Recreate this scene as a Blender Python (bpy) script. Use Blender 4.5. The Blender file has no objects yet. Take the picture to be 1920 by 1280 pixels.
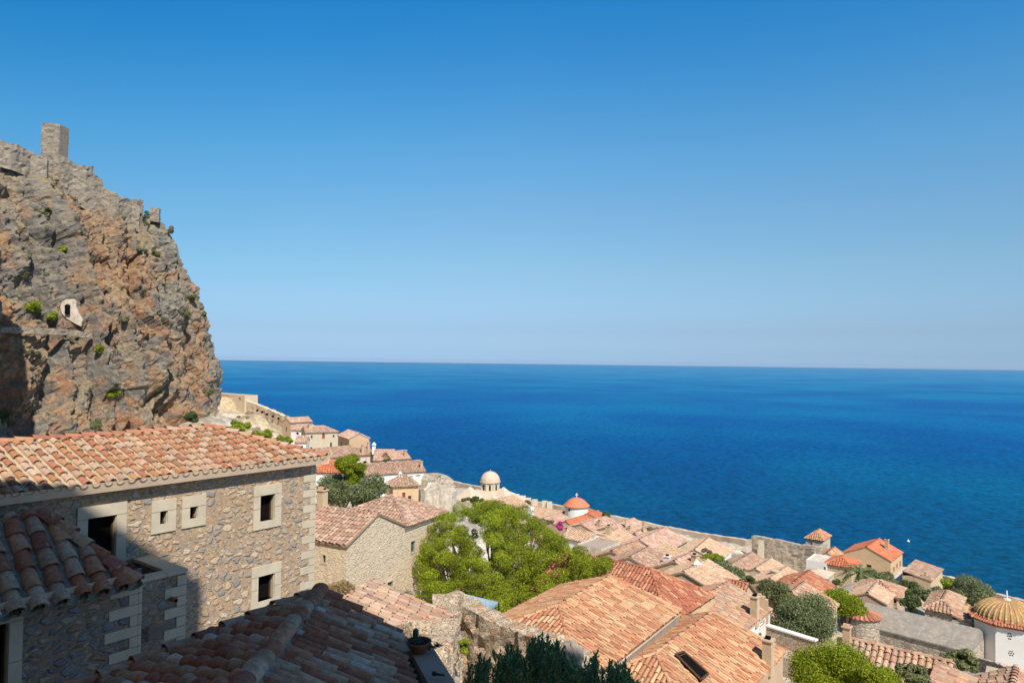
import bpy, math, numpy as np
from mathutils import Vector, Matrix
from mathutils.bvhtree import BVHTree
R = math.radians
rng = np.random.default_rng(7)
sc = bpy.context.scene
COL = sc.collection

# ------------------------------------------------------------ camera, sky, sun
F = 1333.0
rho, th = R(0.723), R(1.67)
fwd = np.array([0, math.cos(th), math.sin(th)])
up0 = np.array([0, -math.sin(th), math.cos(th)])
rx = math.cos(rho)*np.array([1., 0, 0]) + math.sin(rho)*up0
ux = math.cos(rho)*up0 - math.sin(rho)*np.array([1., 0, 0])
cam = bpy.data.objects.new('camera', bpy.data.cameras.new('camera'))
COL.objects.link(cam)
cam.data.sensor_width = 36; cam.data.lens = F/1920*36
cam.data.clip_start = 0.1; cam.data.clip_end = 60000
m = Matrix.Identity(4)
for i in range(3):
    m[i][0] = rx[i]; m[i][1] = ux[i]; m[i][2] = -fwd[i]
cam.matrix_world = m
sc.camera = cam

SUN_AZ = np.array([0.40, -0.917]); SUN_EL = R(50)     # direction towards the sun
w = bpy.data.worlds.new('World'); sc.world = w; w.use_nodes = True
nt = w.node_tree; bg = nt.nodes['Background']
sky = nt.nodes.new('ShaderNodeTexSky'); sky.sky_type = 'NISHITA'; sky.sun_disc = False
sky.sun_elevation = SUN_EL; sky.sun_rotation = math.atan2(SUN_AZ[0], SUN_AZ[1])
sky.altitude = 0; sky.air_density = 1.0; sky.dust_density = 0.35; sky.ozone_density = 2.6
# clear Mediterranean air: sky tint by elevation, unseen upper sky dimmed to darken shade
tc = nt.nodes.new('ShaderNodeTexCoord'); sx = nt.nodes.new('ShaderNodeSeparateXYZ'); nt.links.new(tc.outputs['Generated'], sx.inputs[0])
cr = nt.nodes.new('ShaderNodeValToRGB'); nt.links.new(sx.outputs[2], cr.inputs[0])
stops = [(0, (.42, .66, 1.28)), (.007, (.36, .58, 1.08)), (.014, (.345, .535, .96)), (.044, (.385, .505, .77)), (.081, (.48, .6, .76)), (.133, (.55, .705, .77)), (.205, (.57, .8, .865)),
         (.273, (.49, .885, .99)), (.338, (.365, .89, 1.07)), (.398, (.235, .865, 1.14)), (.46, (.14, .835, 1.18)), (.6, (.45, .62, .7)), (1., (.5, .52, .5))]
while len(cr.color_ramp.elements) < len(stops): cr.color_ramp.elements.new(.5)
for e_, (p_, c_) in zip(cr.color_ramp.elements, stops): e_.position = p_; e_.color = (c_[0]/1.3, c_[1]/1.3, c_[2]/1.3, 1)
mm_ = nt.nodes.new('ShaderNodeVectorMath'); mm_.operation = 'MULTIPLY'; nt.links.new(sky.outputs[0], mm_.inputs[0]); nt.links.new(cr.outputs[0], mm_.inputs[1])
ms_ = nt.nodes.new('ShaderNodeVectorMath'); ms_.operation = 'SCALE'; ms_.inputs['Scale'].default_value = 1.3; nt.links.new(mm_.outputs[0], ms_.inputs[0])
cx = nt.nodes.new('ShaderNodeValToRGB'); mr_ = nt.nodes.new('ShaderNodeMath'); mr_.operation = 'MULTIPLY_ADD'; mr_.inputs[1].default_value = .5; mr_.inputs[2].default_value = .5
nt.links.new(sx.outputs[0], mr_.inputs[0]); nt.links.new(mr_.outputs[0], cx.inputs[0])
while len(cx.color_ramp.elements) < 4: cx.color_ramp.elements.new(.5)
for e_, (p_, c_) in zip(cx.color_ramp.elements, ((.2, (.25, .72, .84)), (.36, (.7, .93, .97)), (.5, (1, 1, 1)), (.9, (.92, .97, .98)))): e_.position = p_; e_.color = (*c_, 1)
mz_ = nt.nodes.new('ShaderNodeMath'); mz_.operation = 'MULTIPLY'; mz_.use_clamp = True; mz_.inputs[1].default_value = 2.4; nt.links.new(sx.outputs[2], mz_.inputs[0])
mc_ = nt.nodes.new('ShaderNodeMix'); mc_.data_type = 'RGBA'; mc_.inputs[6].default_value = (1, 1, 1, 1); nt.links.new(mz_.outputs[0], mc_.inputs[0]); nt.links.new(cx.outputs[0], mc_.inputs[7])
mf_ = nt.nodes.new('ShaderNodeVectorMath'); mf_.operation = 'MULTIPLY'; nt.links.new(ms_.outputs[0], mf_.inputs[0]); nt.links.new(mc_.outputs[2], mf_.inputs[1])
nt.links.new(mf_.outputs[0], bg.inputs[0]); bg.inputs[1].default_value = 0.125
sun = bpy.data.objects.new('sun', bpy.data.lights.new('sun', 'SUN')); COL.objects.link(sun)
sun.data.energy = 4.9; sun.data.angle = R(0.5); sun.data.color = (1.0, 0.905, 0.77)
sd = Vector((SUN_AZ[0]*math.cos(SUN_EL), SUN_AZ[1]*math.cos(SUN_EL), math.sin(SUN_EL)))
sun.rotation_euler = sd.to_track_quat('Z', 'Y').to_euler()
sun.location = (20, -40, 60)
sc.view_settings.view_transform = 'Standard'; sc.view_settings.look = 'None'
sc.view_settings.exposure = 0.25; sc.view_settings.gamma = 1
sc.render.engine = 'CYCLES'
sc.cycles.max_bounces = 5; sc.cycles.diffuse_bounces = 3; sc.cycles.glossy_bounces = 2
sc.cycles.transparent_max_bounces = 4; sc.cycles.caustics_reflective = False

SEA = -54.0
def ray(px, py): return fwd + rx*(px-960)/F - ux*(py-640)/F
def P(px, py, Y): d = ray(px, py); return d*(Y/d[1])
def Pz(px, py, z): d = ray(px, py); return d*(z/d[2])

# ------------------------------------------------------------ noise (numpy)
def _h(i, j, k, s=0):
    n = (i*374761393 + j*668265263 + k*1274126177 + s*974634777) & 0xffffffff
    n = ((n ^ (n >> 13))*1274126177) & 0xffffffff
    n = (n ^ (n >> 16)) & 0xffffffff
    return n/4294967295.0
def vnoise(p, s=0):
    f = np.floor(p); q = p-f; f = f.astype(np.int64); u = q*q*q*(q*(q*6-15)+10)
    r = 0
    for a in (0, 1):
        for b in (0, 1):
            for c in (0, 1):
                wt = (u[:, 0] if a else 1-u[:, 0])*(u[:, 1] if b else 1-u[:, 1])*(u[:, 2] if c else 1-u[:, 2])
                r = r + wt*_h(f[:, 0]+a, f[:, 1]+b, f[:, 2]+c, s)
    return r*2-1
def fbm(p, o=4, s=0, lac=2.03, g=.5):
    r = 0; a = 1
    for i in range(o):
        r = r+a*vnoise(p, s+i*17); p = p*lac+3.7; a *= g
    return r
def worley(p, s=0):
    f = np.floor(p).astype(np.int64); d1 = np.full(len(p), 9.); d2 = d1.copy(); cid = np.zeros(len(p))
    for a in (-1, 0, 1):
        for b in (-1, 0, 1):
            for c in (-1, 0, 1):
                i, j, k = f[:, 0]+a, f[:, 1]+b, f[:, 2]+c
                q = np.stack([i+_h(i, j, k, s+1), j+_h(i, j, k, s+2), k+_h(i, j, k, s+3)], 1)
                d = np.linalg.norm(q-p, axis=1)
                n = d < d1
                d2 = np.where(n, d1, np.minimum(d2, d)); cid = np.where(n, _h(i, j, k, s+4), cid); d1 = np.where(n, d, d1)
    return d1, d2, cid

# ------------------------------------------------------------ materials
MATS = {}
def mat(name, rough=.9, spec=.3):
    m = bpy.data.materials.new(name); m.use_nodes = True
    b = m.node_tree.nodes['Principled BSDF']
    b.inputs['Roughness'].default_value = rough; b.inputs['Specular IOR Level'].default_value = spec
    MATS[name] = m
    return m, m.node_tree, b
def N(t, typ, **k):
    n = t.nodes.new(typ)
    for a, v in k.items():
        if a[0] == '_': setattr(n, a[1:], v)
        else: n.inputs[a.replace('__', ' ')].default_value = v
    return n
def L(t, a, ao, b, bi): t.links.new(a.outputs[ao], b.inputs[bi])
def ramp(t, stops, interp='LINEAR'):
    r = t.nodes.new('ShaderNodeValToRGB'); e = r.color_ramp; e.interpolation = interp
    while len(e.elements) < len(stops): e.elements.new(.5)
    for el, (p, c) in zip(e.elements, stops):
        el.position = p; el.color = (c[0], c[1], c[2], 1) if not isinstance(c, (int, float)) else (c, c, c, 1)
    return r
def coords(t, scale=(1, 1, 1), rot=(0, 0, 0)):
    c = t.nodes.new('ShaderNodeTexCoord'); mp = t.nodes.new('ShaderNodeMapping')
    mp.inputs['Scale'].default_value = scale; mp.inputs['Rotation'].default_value = rot
    L(t, c, 'Object', mp, 0); return mp
def mixc(t, a, b, fac, mode='MIX'):
    m = t.nodes.new('ShaderNodeMix'); m.data_type = 'RGBA'; m.blend_type = mode
    for s, v in ((6, a), (7, b)):
        if isinstance(v, tuple) and isinstance(v[0], (int, float)): m.inputs[s].default_value = (*v, 1)
        else: t.links.new(v[0].outputs[v[1]], m.inputs[s])
    if isinstance(fac, (int, float)): m.inputs[0].default_value = fac
    else: t.links.new(fac[0].outputs[fac[1]], m.inputs[0])
    return m
def bump(t, b, src, so, dist, strength=1.0, prev=None):
    n = N(t, 'ShaderNodeBump', Strength=strength, Distance=dist)
    t.links.new(src.outputs[so], n.inputs['Height'])
    if prev: t.links.new(prev.outputs[0], n.inputs['Normal'])
    t.links.new(n.outputs[0], b.inputs['Normal']); return n

def attr_mat(name, rough=.9, nscale=6, lo=.75, hi=1.15, bd=.01, spec=.25, lichen=None):
    m, t, b = mat(name, rough, spec)
    a = N(t, 'ShaderNodeAttribute', _attribute_name='Col')
    c = coords(t)
    n = N(t, 'ShaderNodeTexNoise', Scale=nscale, Detail=5., Roughness=.65); L(t, c, 0, n, 'Vector')
    r = ramp(t, [(.3, lo), (.7, hi)]); L(t, n, 0, r, 0)
    mx = mixc(t, (a, 'Color'), (r, 0), 1.0, 'MULTIPLY')
    if lichen:
        n2 = N(t, 'ShaderNodeTexNoise', Scale=lichen[1], Detail=6., Roughness=.75); L(t, c, 0, n2, 'Vector')
        r2 = ramp(t, [(lichen[2], 0), (lichen[2]+.1, 1)]); L(t, n2, 0, r2, 0)
        mx = mixc(t, (mx, 2), lichen[0], (r2, 0))
    t.links.new(mx.outputs[2], b.inputs['Base Color'])
    bump(t, b, n, 0, bd, .8)
    return m
M_tile = attr_mat('terracotta_tiles', .88, 7, .78, 1.15, .02, .2, ((.42, .37, .28), 2.3, .63))
M_tile_old = attr_mat('weathered_tiles', .9, 11, .6, 1.2, .02, .2, ((.5, .47, .43), 4.5, .6))
M_plain = attr_mat('lime_plaster', .92, 2.2, .86, 1.08, .01)
M_wood = attr_mat('painted_wood', .6, 12, .8, 1.1, .004)

def rubble(name, scale, mortar, stones, edge=.07, stretch=1.6, bd=.05, cover=0.0, warp=.25, mort2=None):
    """rubble masonry: stones of mixed colour bedded in mortar"""
    m, t, b = mat(name, .92, .2)
    c = coords(t, (scale, scale, scale*stretch))
    n = N(t, 'ShaderNodeTexNoise', Scale=1.7, Detail=3.); L(t, c, 0, n, 'Vector')
    mm = t.nodes.new('ShaderNodeMix'); mm.data_type = 'VECTOR'; mm.inputs[0].default_value = warp
    # warp the cells a little
    ad = N(t, 'ShaderNodeVectorMath', _operation='MULTIPLY_ADD'); L(t, n, 'Color', ad, 0)
    ad.inputs[1].default_value = (warp*2,)*3; L(t, c, 0, ad, 2)
    v = N(t, 'ShaderNodeTexVoronoi', _feature='F1', Randomness=.95, Scale=1.); L(t, ad, 0, v, 'Vector')
    ve = N(t, 'ShaderNodeTexVoronoi', _feature='DISTANCE_TO_EDGE', Randomness=.95, Scale=1.); L(t, ad, 0, ve, 'Vector')
    sep = t.nodes.new('ShaderNodeSeparateColor'); L(t, v, 'Color', sep, 0)
    k = len(stones)
    cr = ramp(t, [(i/k, s) for i, s in enumerate(stones)], 'CONSTANT'); L(t, sep, 0, cr, 0)
    # per stone threshold so that some stones are covered by mortar
    th_ = N(t, 'ShaderNodeMath', _operation='MULTIPLY_ADD'); L(t, sep, 1, th_, 0); th_.inputs[1].default_value = cover; th_.inputs[2].default_value = edge
    sub = N(t, 'ShaderNodeMath', _operation='SUBTRACT'); L(t, ve, 'Distance', sub, 0); L(t, th_, 0, sub, 1)
    st = ramp(t, [(.0, 0), (.035, 1)]); L(t, sub, 0, st, 0)
    n2 = N(t, 'ShaderNodeTexNoise', Scale=5., Detail=6., Roughness=.7); L(t, c, 0, n2, 'Vector')
    r2 = ramp(t, [(.3, .68), (.72, 1.25)]); L(t, n2, 0, r2, 0)
    n3 = N(t, 'ShaderNodeTexNoise', Scale=.25, Detail=3.); L(t, c, 0, n3, 'Vector')
    mo = mixc(t, mortar, mort2 or tuple(x*.8 for x in mortar), (n3, 0))
    vb = N(t, 'ShaderNodeTexVoronoi', _feature='F1', Scale=2.1); L(t, ad, 0, vb, 'Vector')
    vbe = N(t, 'ShaderNodeTexVoronoi', _feature='DISTANCE_TO_EDGE', Scale=2.1); L(t, ad, 0, vbe, 'Vector')
    sb = t.nodes.new('ShaderNodeSeparateColor'); L(t, vb, 'Color', sb, 0)
    cb = ramp(t, [(i/k, s) for i, s in enumerate(stones[::-1])], 'CONSTANT'); L(t, sb, 1, cb, 0)
    s2 = ramp(t, [(.13, 0), (.19, 1)]); L(t, vbe, 'Distance', s2, 0)
    mo = mixc(t, (mo, 2), (cb, 0), (s2, 0))
    mx = mixc(t, (mo, 2), (cr, 0), (st, 0))
    m2 = mixc(t, (mx, 2), (r2, 0), 1.0, 'MULTIPLY')
    t.links.new(m2.outputs[2], b.inputs['Base Color'])
    hr = ramp(t, [(0, 0), (.03, .6), (.14, 1)]); L(t, sub, 0, hr, 0)
    b1 = bump(t, b, hr, 0, bd, 1.0)
    bump(t, b, n2, 0, bd*.5, .7, b1)
    return m
M_main = rubble('rubble_main', 4.4, (.47, .34, .23), [(.5, .37, .24), (.3, .29, .28), (.56, .44, .31), (.46, .39, .31), (.6, .5, .38), (.33, .31, .29), (.55, .37, .24), (.5, .4, .3), (.58, .46, .33), (.42, .38, .33)], .05, 1.5, .035, .22, .3)
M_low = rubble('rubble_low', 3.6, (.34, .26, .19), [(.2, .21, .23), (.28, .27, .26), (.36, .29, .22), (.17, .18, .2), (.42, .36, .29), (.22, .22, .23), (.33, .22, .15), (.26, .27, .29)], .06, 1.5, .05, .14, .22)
M_rub_pale = rubble('rubble_pale', 3.4, (.78, .64, .47), [(.72, .6, .45), (.62, .53, .42), (.76, .65, .5), (.54, .47, .38), (.74, .6, .44)], .05, 2.0, .035, .2, .2)
M_rub_grey = rubble('rubble_grey', 2.6, (.56, .47, .37), [(.5, .44, .36), (.58, .5, .41), (.42, .37, .31), (.6, .52, .42), (.32, .28, .24)], .04, 1.6, .08, .12, .4)
M_rub_warm = rubble('rubble_ruin', 4.2, (.58, .47, .35), [(.52, .42, .31), (.55, .47, .36), (.5, .3, .18), (.44, .36, .27), (.6, .5, .39), (.45, .33, .22)], .04, 1.5, .09, .12, .5)

def plaster(name, col, var=.12, stain=None, bd=.01, sc_=.6):
    m, t, b = mat(name, .93, .2)
    c = coords(t)
    n = N(t, 'ShaderNodeTexNoise', Scale=sc_, Detail=7., Roughness=.68); L(t, c, 0, n, 'Vector')
    r = ramp(t, [(.3, tuple(x*(1-var*1.6) for x in col)), (.7, tuple(min(.85, x*(1+var)) for x in col))]); L(t, n, 0, r, 0)
    n2 = N(t, 'ShaderNodeTexNoise', Scale=9., Detail=5.); L(t, c, 0, n2, 'Vector')
    out = r
    if stain:
        r2 = ramp(t, [(.5, 0), (.62, 1)]);
        n3 = N(t, 'ShaderNodeTexNoise', Scale=1.4, Detail=6., Roughness=.75); L(t, coords(t, (1.6, 1.6, .5)), 0, n3, 'Vector'); L(t, n3, 0, r2, 0)
        mx = mixc(t, (r, 0), stain, (r2, 0)); t.links.new(mx.outputs[2], b.inputs['Base Color'])
    else: L(t, r, 0, b, 'Base Color')
    bump(t, b, n2, 0, bd, .7)
    return m
M_cream = plaster('cream_plaster', (.6, .47, .32), .1, (.46, .36, .25))
M_ochre = plaster('ochre_plaster', (.62, .45, .28), .08)
M_pink = plaster('pink_plaster', (.56, .4, .28), .1)
M_white = plaster('whitewash', (.78, .77, .75), .04)
M_whiteold = plaster('old_whitewash', (.64, .58, .5), .12, (.42, .35, .27))
M_stone = plaster('pale_limestone', (.56, .5, .39), .09, None, .008, 2.5)
M_grey = plaster('grey_render', (.3, .27, .235), .14, (.38, .345, .3), .02, 1.2)
M_paleroof = plaster('lime_screed', (.6, .5, .4), .07, (.52, .42, .33))
M_terr = plaster('terrace_render', (.4, .33, .28), .07)
M_path = plaster('stone_paving', (.46, .38, .29), .12, (.38, .31, .23), .02)

def simple(name, col, rough=.7, spec=.3, metal=0):
    m, t, b = mat(name, rough, spec); b.inputs['Metallic'].default_value = metal
    c = coords(t); n = N(t, 'ShaderNodeTexNoise', Scale=8., Detail=4.); L(t, c, 0, n, 'Vector')
    r = ramp(t, [(.3, tuple(x*.8 for x in col)), (.7, tuple(min(1, x*1.12) for x in col))]); L(t, n, 0, r, 0); L(t, r, 0, b, 'Base Color')
    return m
M_dark = simple('dark_interior', (.006, .005, .005), .9, .1)
M_green = simple('green_paint', (.05, .14, .1), .5)
M_red = simple('red_paint', (.36, .08, .035), .6)
M_brown = simple('brown_wood', (.1, .05, .03), .7)
M_glass = simple('window_glass', (.02, .025, .03), .15, .5)
M_bark = simple('bark', (.16, .11, .08), .95)
M_pot = simple('terracotta_pot', (.3, .13, .07), .7)
M_tarp = simple('blue_tarp', (.36, .5, .6), .45, .5)
M_metal = simple('dark_metal', (.04, .05, .07), .4, .5, .6)

def leafmat(name, trans=.35, rough=.6):
    m, t, b = mat(name, rough, .25)
    a = N(t, 'ShaderNodeAttribute', _attribute_name='Col')
    L(t, a, 'Color', b, 'Base Color')
    tr = t.nodes.new('ShaderNodeBsdfTranslucent'); L(t, a, 'Color', tr, 'Color')
    ms = t.nodes.new('ShaderNodeMixShader'); ms.inputs[0].default_value = trans
    L(t, b, 0, ms, 1); L(t, tr, 0, ms, 2); L(t, ms, 0, t.nodes['Material Output'], 0)
    return m
M_leaf = leafmat('leaves')

def rockmat():
    m, t, b = mat('cliff_rock', .95, .15)
    a = N(t, 'ShaderNodeAttribute', _attribute_name='Col')
    c = coords(t)
    n = N(t, 'ShaderNodeTexNoise', Scale=.9, Detail=10., Roughness=.72); L(t, c, 0, n, 'Vector')
    r = ramp(t, [(.3, .5), (.5, .95), (.72, 1.35)]); L(t, n, 0, r, 0)
    mx = mixc(t, (a, 'Color'), (r, 0), 1., 'MULTIPLY'); t.links.new(mx.outputs[2], b.inputs['Base Color'])
    v = N(t, 'ShaderNodeTexVoronoi', _feature='F1', Scale=.8); L(t, coords(t, (1, 1, .6)), 0, v, 'Vector')
    b1 = bump(t, b, n, 0, .9, 1.0); bump(t, b, v, 'Distance', .35, .6, b1)
    return m
M_rock = rockmat()
M_ground = attr_mat('dry_ground', .95, .9, .6, 1.3, .25, .2, ((.2, .19, .1), .8, .55))

def water():
    m, t, b = mat('sea_water', .32, .5)
    c = coords(t)
    n0 = N(t, 'ShaderNodeTexNoise', Scale=.0045, Detail=4., Roughness=.55); L(t, coords(t, (1, 1, 1), (0, 0, .6)), 0, n0, 'Vector')
    # shallows inshore, deep blue offshore; far sky reflection and haze put into the colour
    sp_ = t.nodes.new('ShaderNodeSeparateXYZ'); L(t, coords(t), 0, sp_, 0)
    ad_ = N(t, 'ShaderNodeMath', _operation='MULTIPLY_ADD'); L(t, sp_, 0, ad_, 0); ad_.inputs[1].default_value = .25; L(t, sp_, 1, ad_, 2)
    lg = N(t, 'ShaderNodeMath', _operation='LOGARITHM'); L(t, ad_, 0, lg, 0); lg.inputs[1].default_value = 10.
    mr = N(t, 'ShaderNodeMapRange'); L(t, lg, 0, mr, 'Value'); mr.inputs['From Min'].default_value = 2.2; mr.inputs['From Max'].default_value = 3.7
    dist_col = ramp(t, [(.0, (0, .062, .14)), (.14, (0, .078, .18)), (.24, (0, .084, .22)), (.34, (.0, .086, .255)), (.46, (.002, .108, .305)), (.7, (.01, .145, .345)), (1., (.03, .185, .39))]); L(t, mr, 0, dist_col, 0)
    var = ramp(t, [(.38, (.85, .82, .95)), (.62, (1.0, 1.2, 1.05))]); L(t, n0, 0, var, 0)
    r = mixc(t, (dist_col, 0), (var, 0), 1., 'MULTIPLY')
    nf = N(t, 'ShaderNodeTexNoise', Scale=.42, Detail=9., Roughness=.8); L(t, coords(t, (.8, .7, 1)), 0, nf, 'Vector')
    rf = ramp(t, [(.36, .55), (.66, 1.5)]); L(t, nf, 0, rf, 0)
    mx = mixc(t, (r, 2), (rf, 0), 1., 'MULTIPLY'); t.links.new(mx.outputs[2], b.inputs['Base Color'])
    n1 = N(t, 'ShaderNodeTexNoise', Scale=.5, Detail=8., Roughness=.6, Distortion=.4); L(t, coords(t, (.5, 1.3, 1), (0, 0, .1)), 0, n1, 'Vector')
    n2 = N(t, 'ShaderNodeTexNoise', Scale=.07, Detail=5., Roughness=.6); L(t, coords(t, (.5, 1.4, 1), (0, 0, -.2)), 0, n2, 'Vector')
    b1 = bump(t, b, n1, 0, .9, 1.); b2 = bump(t, b, n2, 0, 1.2, .4, b1)
    df = t.nodes.new('ShaderNodeBsdfDiffuse'); L(t, mx, 2, df, 'Color'); L(t, b2, 0, df, 'Normal')
    gl = N(t, 'ShaderNodeBsdfGlossy', Roughness=.22); L(t, b2, 0, gl, 'Normal')
    ms = t.nodes.new('ShaderNodeMixShader'); ms.inputs[0].default_value = .055; L(t, df, 0, ms, 1); L(t, gl, 0, ms, 2); L(t, ms, 0, t.nodes['Material Output'], 0)
    b.inputs['IOR'].default_value = 1.33; b.inputs['Specular IOR Level'].default_value = .03
    return m
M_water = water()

# ------------------------------------------------------------ mesh helpers
class MB:
    def __init__(s): s.v = []; s.f = []; s.c = []; s.n = 0; s.blocks = []
    def add(s, verts, faces, col=(.5, .5, .5)):
        s.f += [tuple(i+s.n for i in f) for f in faces]; s.v += [tuple(map(float, v)) for v in verts]; s.n += len(verts)
        s.c += [col]*len(faces)
    def quad(s, a, b, c, d, col=(.5, .5, .5)): s.add([a, b, c, d], [(0, 1, 2, 3)], col)
    def poly(s, pts, col=(.5, .5, .5)): s.add(pts, [tuple(range(len(pts)))], col)
    def box(s, o, u, v, w_, col=(.5, .5, .5)):
        o, u, v, w_ = map(np.asarray, (o, u, v, w_))
        p = [o, o+u, o+u+v, o+v, o+w_, o+u+w_, o+u+v+w_, o+v+w_]
        s.add(p, [(3, 2, 1, 0), (4, 5, 6, 7), (0, 1, 5, 4), (1, 2, 6, 5), (2, 3, 7, 6), (3, 0, 4, 7)], col)
    def cyl(s, c, r0, r1, z0, z1, n=16, col=(.5, .5, .5), cap=True, ph=0.):
        a = np.arange(n)*2*math.pi/n+ph
        lo = [(c[0]+r0*math.cos(t), c[1]+r0*math.sin(t), z0) for t in a]
        hi = [(c[0]+r1*math.cos(t), c[1]+r1*math.sin(t), z1) for t in a]
        f = [(i, (i+1) % n, n+(i+1) % n, n+i) for i in range(n)]
        if cap: f += [tuple(range(n, 2*n)), tuple(range(n-1, -1, -1))]
        s.add(lo+hi, f, col)
    def tube(s, pts, radii, n=7, col=(.3, .2, .1)):
        pts = [np.asarray(p, float) for p in pts]; V = []
        for i, p in enumerate(pts):
            d = pts[min(i+1, len(pts)-1)]-pts[max(i-1, 0)]; d /= np.linalg.norm(d)+1e-9
            a = np.cross(d, [0, 0, 1.] if abs(d[2]) < .9 else [1., 0, 0]); a /= np.linalg.norm(a); b = np.cross(d, a)
            V += [p+radii[i]*(a*math.cos(k*2*math.pi/n)+b*math.sin(k*2*math.pi/n)) for k in range(n)]
        f = [(i*n+k, i*n+(k+1) % n, (i+1)*n+(k+1) % n, (i+1)*n+k) for i in range(len(pts)-1) for k in range(n)]
        f += [tuple(range(n-1, -1, -1)), tuple(range((len(pts)-1)*n, len(pts)*n))]
        s.add(V, f, col)
    def block(s, V, Fq, C):
        """numpy block: V (n,3), Fq (m,4) or (m,3), C (m,3)"""
        s.blocks.append((V, Fq, C))
    def build(s, name, material, parent=None, org=(0, 0, 0), smooth=None):
        Vs = [np.array(s.v, float).reshape(-1, 3)] if s.v else []
        loops = []; sizes = []; cols = []; off = len(s.v)
        if s.f:
            loops.append(np.array([i for f in s.f for i in f], np.int64)); sizes.append(np.array([len(f) for f in s.f])); cols.append(np.array(s.c, float))
        for V, Fq, C in s.blocks:
            Vs.append(V); loops.append((Fq+off).ravel()); sizes.append(np.full(len(Fq), Fq.shape[1])); cols.append(C); off += len(V)
        V = np.concatenate(Vs)-np.asarray(org); lp = np.concatenate(loops); sz = np.concatenate(sizes); C = np.concatenate(cols)
        me = bpy.data.meshes.new(name)
        me.vertices.add(len(V)); me.vertices.foreach_set('co', V.ravel().astype(np.float32))
        me.loops.add(len(lp)); me.loops.foreach_set('vertex_index', lp.astype(np.int32))
        me.polygons.add(len(sz)); st = np.concatenate([[0], np.cumsum(sz)[:-1]])
        me.polygons.foreach_set('loop_start', st.astype(np.int32)); me.polygons.foreach_set('loop_total', sz.astype(np.int32))
        me.update(calc_edges=True); me.validate()
        at = me.attributes.new('Col', 'FLOAT_COLOR', 'FACE')
        if len(me.polygons) == len(C): at.data.foreach_set('color', np.concatenate([C, np.ones((len(C), 1))], 1).ravel().astype(np.float32))
        sm = np.zeros(len(me.polygons), bool)
        if smooth: sm[:] = True
        elif smooth is None: sm[len(s.f):] = True
        me.polygons.foreach_set('use_smooth', sm)
        me.materials.append(material)
        o = bpy.data.objects.new(name, me); COL.objects.link(o)
        if parent is not None: o.parent = parent
        else: o.location = org
        return o
def thing(name, label, cat, loc, group=None):
    o = bpy.data.objects.new(name, None); COL.objects.link(o); o.location = loc; o.empty_display_size = .5
    o['label'] = label; o['category'] = cat
    if group: o['group'] = group
    return o
def tag(o, label, cat, group=None):
    o['label'] = label; o['category'] = cat
    if group: o['group'] = group
    return o
def stru(o, kind='structure'): o['kind'] = kind; return o
def unit(v): v = np.asarray(v, float); return v/(np.linalg.norm(v)+1e-12)

# ------------------------------------------------------------ barrel tiles
PAL = {
 'main': [((.42, .17, .09), 3), ((.5, .27, .15), 3), ((.36, .14, .085), 2), ((.52, .38, .27), 3), ((.57, .47, .37), 2), ((.45, .22, .1), 2)],
 'orange': [((.56, .27, .16), 3), ((.64, .41, .24), 4), ((.5, .2, .12), 3), ((.68, .5, .32), 3), ((.6, .34, .22), 3), ((.42, .22, .14), 1)],
 'red': [((.5, .19, .12), 4), ((.42, .15, .1), 3), ((.58, .33, .2), 2), ((.62, .43, .28), 1)],
 'old': [((.42, .17, .1), 3), ((.5, .27, .17), 3), ((.36, .15, .1), 3), ((.52, .38, .28), 2), ((.46, .31, .22), 2), ((.62, .54, .46), 1)],
 'brown': [((.47, .28, .2), 3), ((.54, .38, .28), 3), ((.38, .23, .18), 2), ((.6, .46, .35), 2), ((.34, .27, .22), 1)],
 'pink': [((.6, .38, .29), 3), ((.66, .47, .37), 3), ((.54, .31, .24), 2), ((.7, .56, .46), 2)],
 'tan': [((.66, .46, .31), 3), ((.6, .39, .26), 2), ((.7, .54, .4), 2)],
 'bright': [((.62, .22, .12), 4), ((.66, .27, .15), 3), ((.58, .19, .1), 2)],
 'mix': [((.55, .28, .18), 3), ((.63, .45, .3), 3), ((.45, .24, .18), 2), ((.5, .38, .28), 3), ((.38, .33, .25), 1)],
}
MORT = {'main': (.48, .39, .27), 'orange': (.27, .15, .09), 'red': (.22, .11, .08), 'old': (.25, .25, .22), 'brown': (.34, .24, .17), 'pink': (.42, .29, .22), 'tan': (.42, .29, .2), 'bright': (.4, .15, .09), 'mix': (.36, .25, .17)}
for _k, _v in PAL.items():
    _m = np.average([q[0] for q in _v], axis=0, weights=[q[1] for q in _v]); _b = {'main': .36, 'old': .05}.get(_k, .32)
    _g = {'main': np.array([.95, .92, .95]), 'old': np.array([1, 1, 1.]), 'orange': np.array([.88, .84, .8]), 'red': np.array([.88, .84, .8]), 'bright': np.array([.9, .86, .84])}.get(_k, np.array([.9, .89, .9]))
    PAL[_k] = [(tuple((np.array(q[0])*(1-_b)+_m*_b)*_g), q[1]) for q in _v]
def pick(pal, n, jit=.08):
    p = PAL[pal]; wt = np.array([q[1] for q in p], float); idx = rng.choice(len(p), n, p=wt/wt.sum())
    c = np.array([q[0] for q in p])[idx]
    return np.clip(c*(1+rng.normal(0, jit, (n, 1)))*(1+rng.normal(0, jit*.3, (n, 3))), .01, .85)
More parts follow.
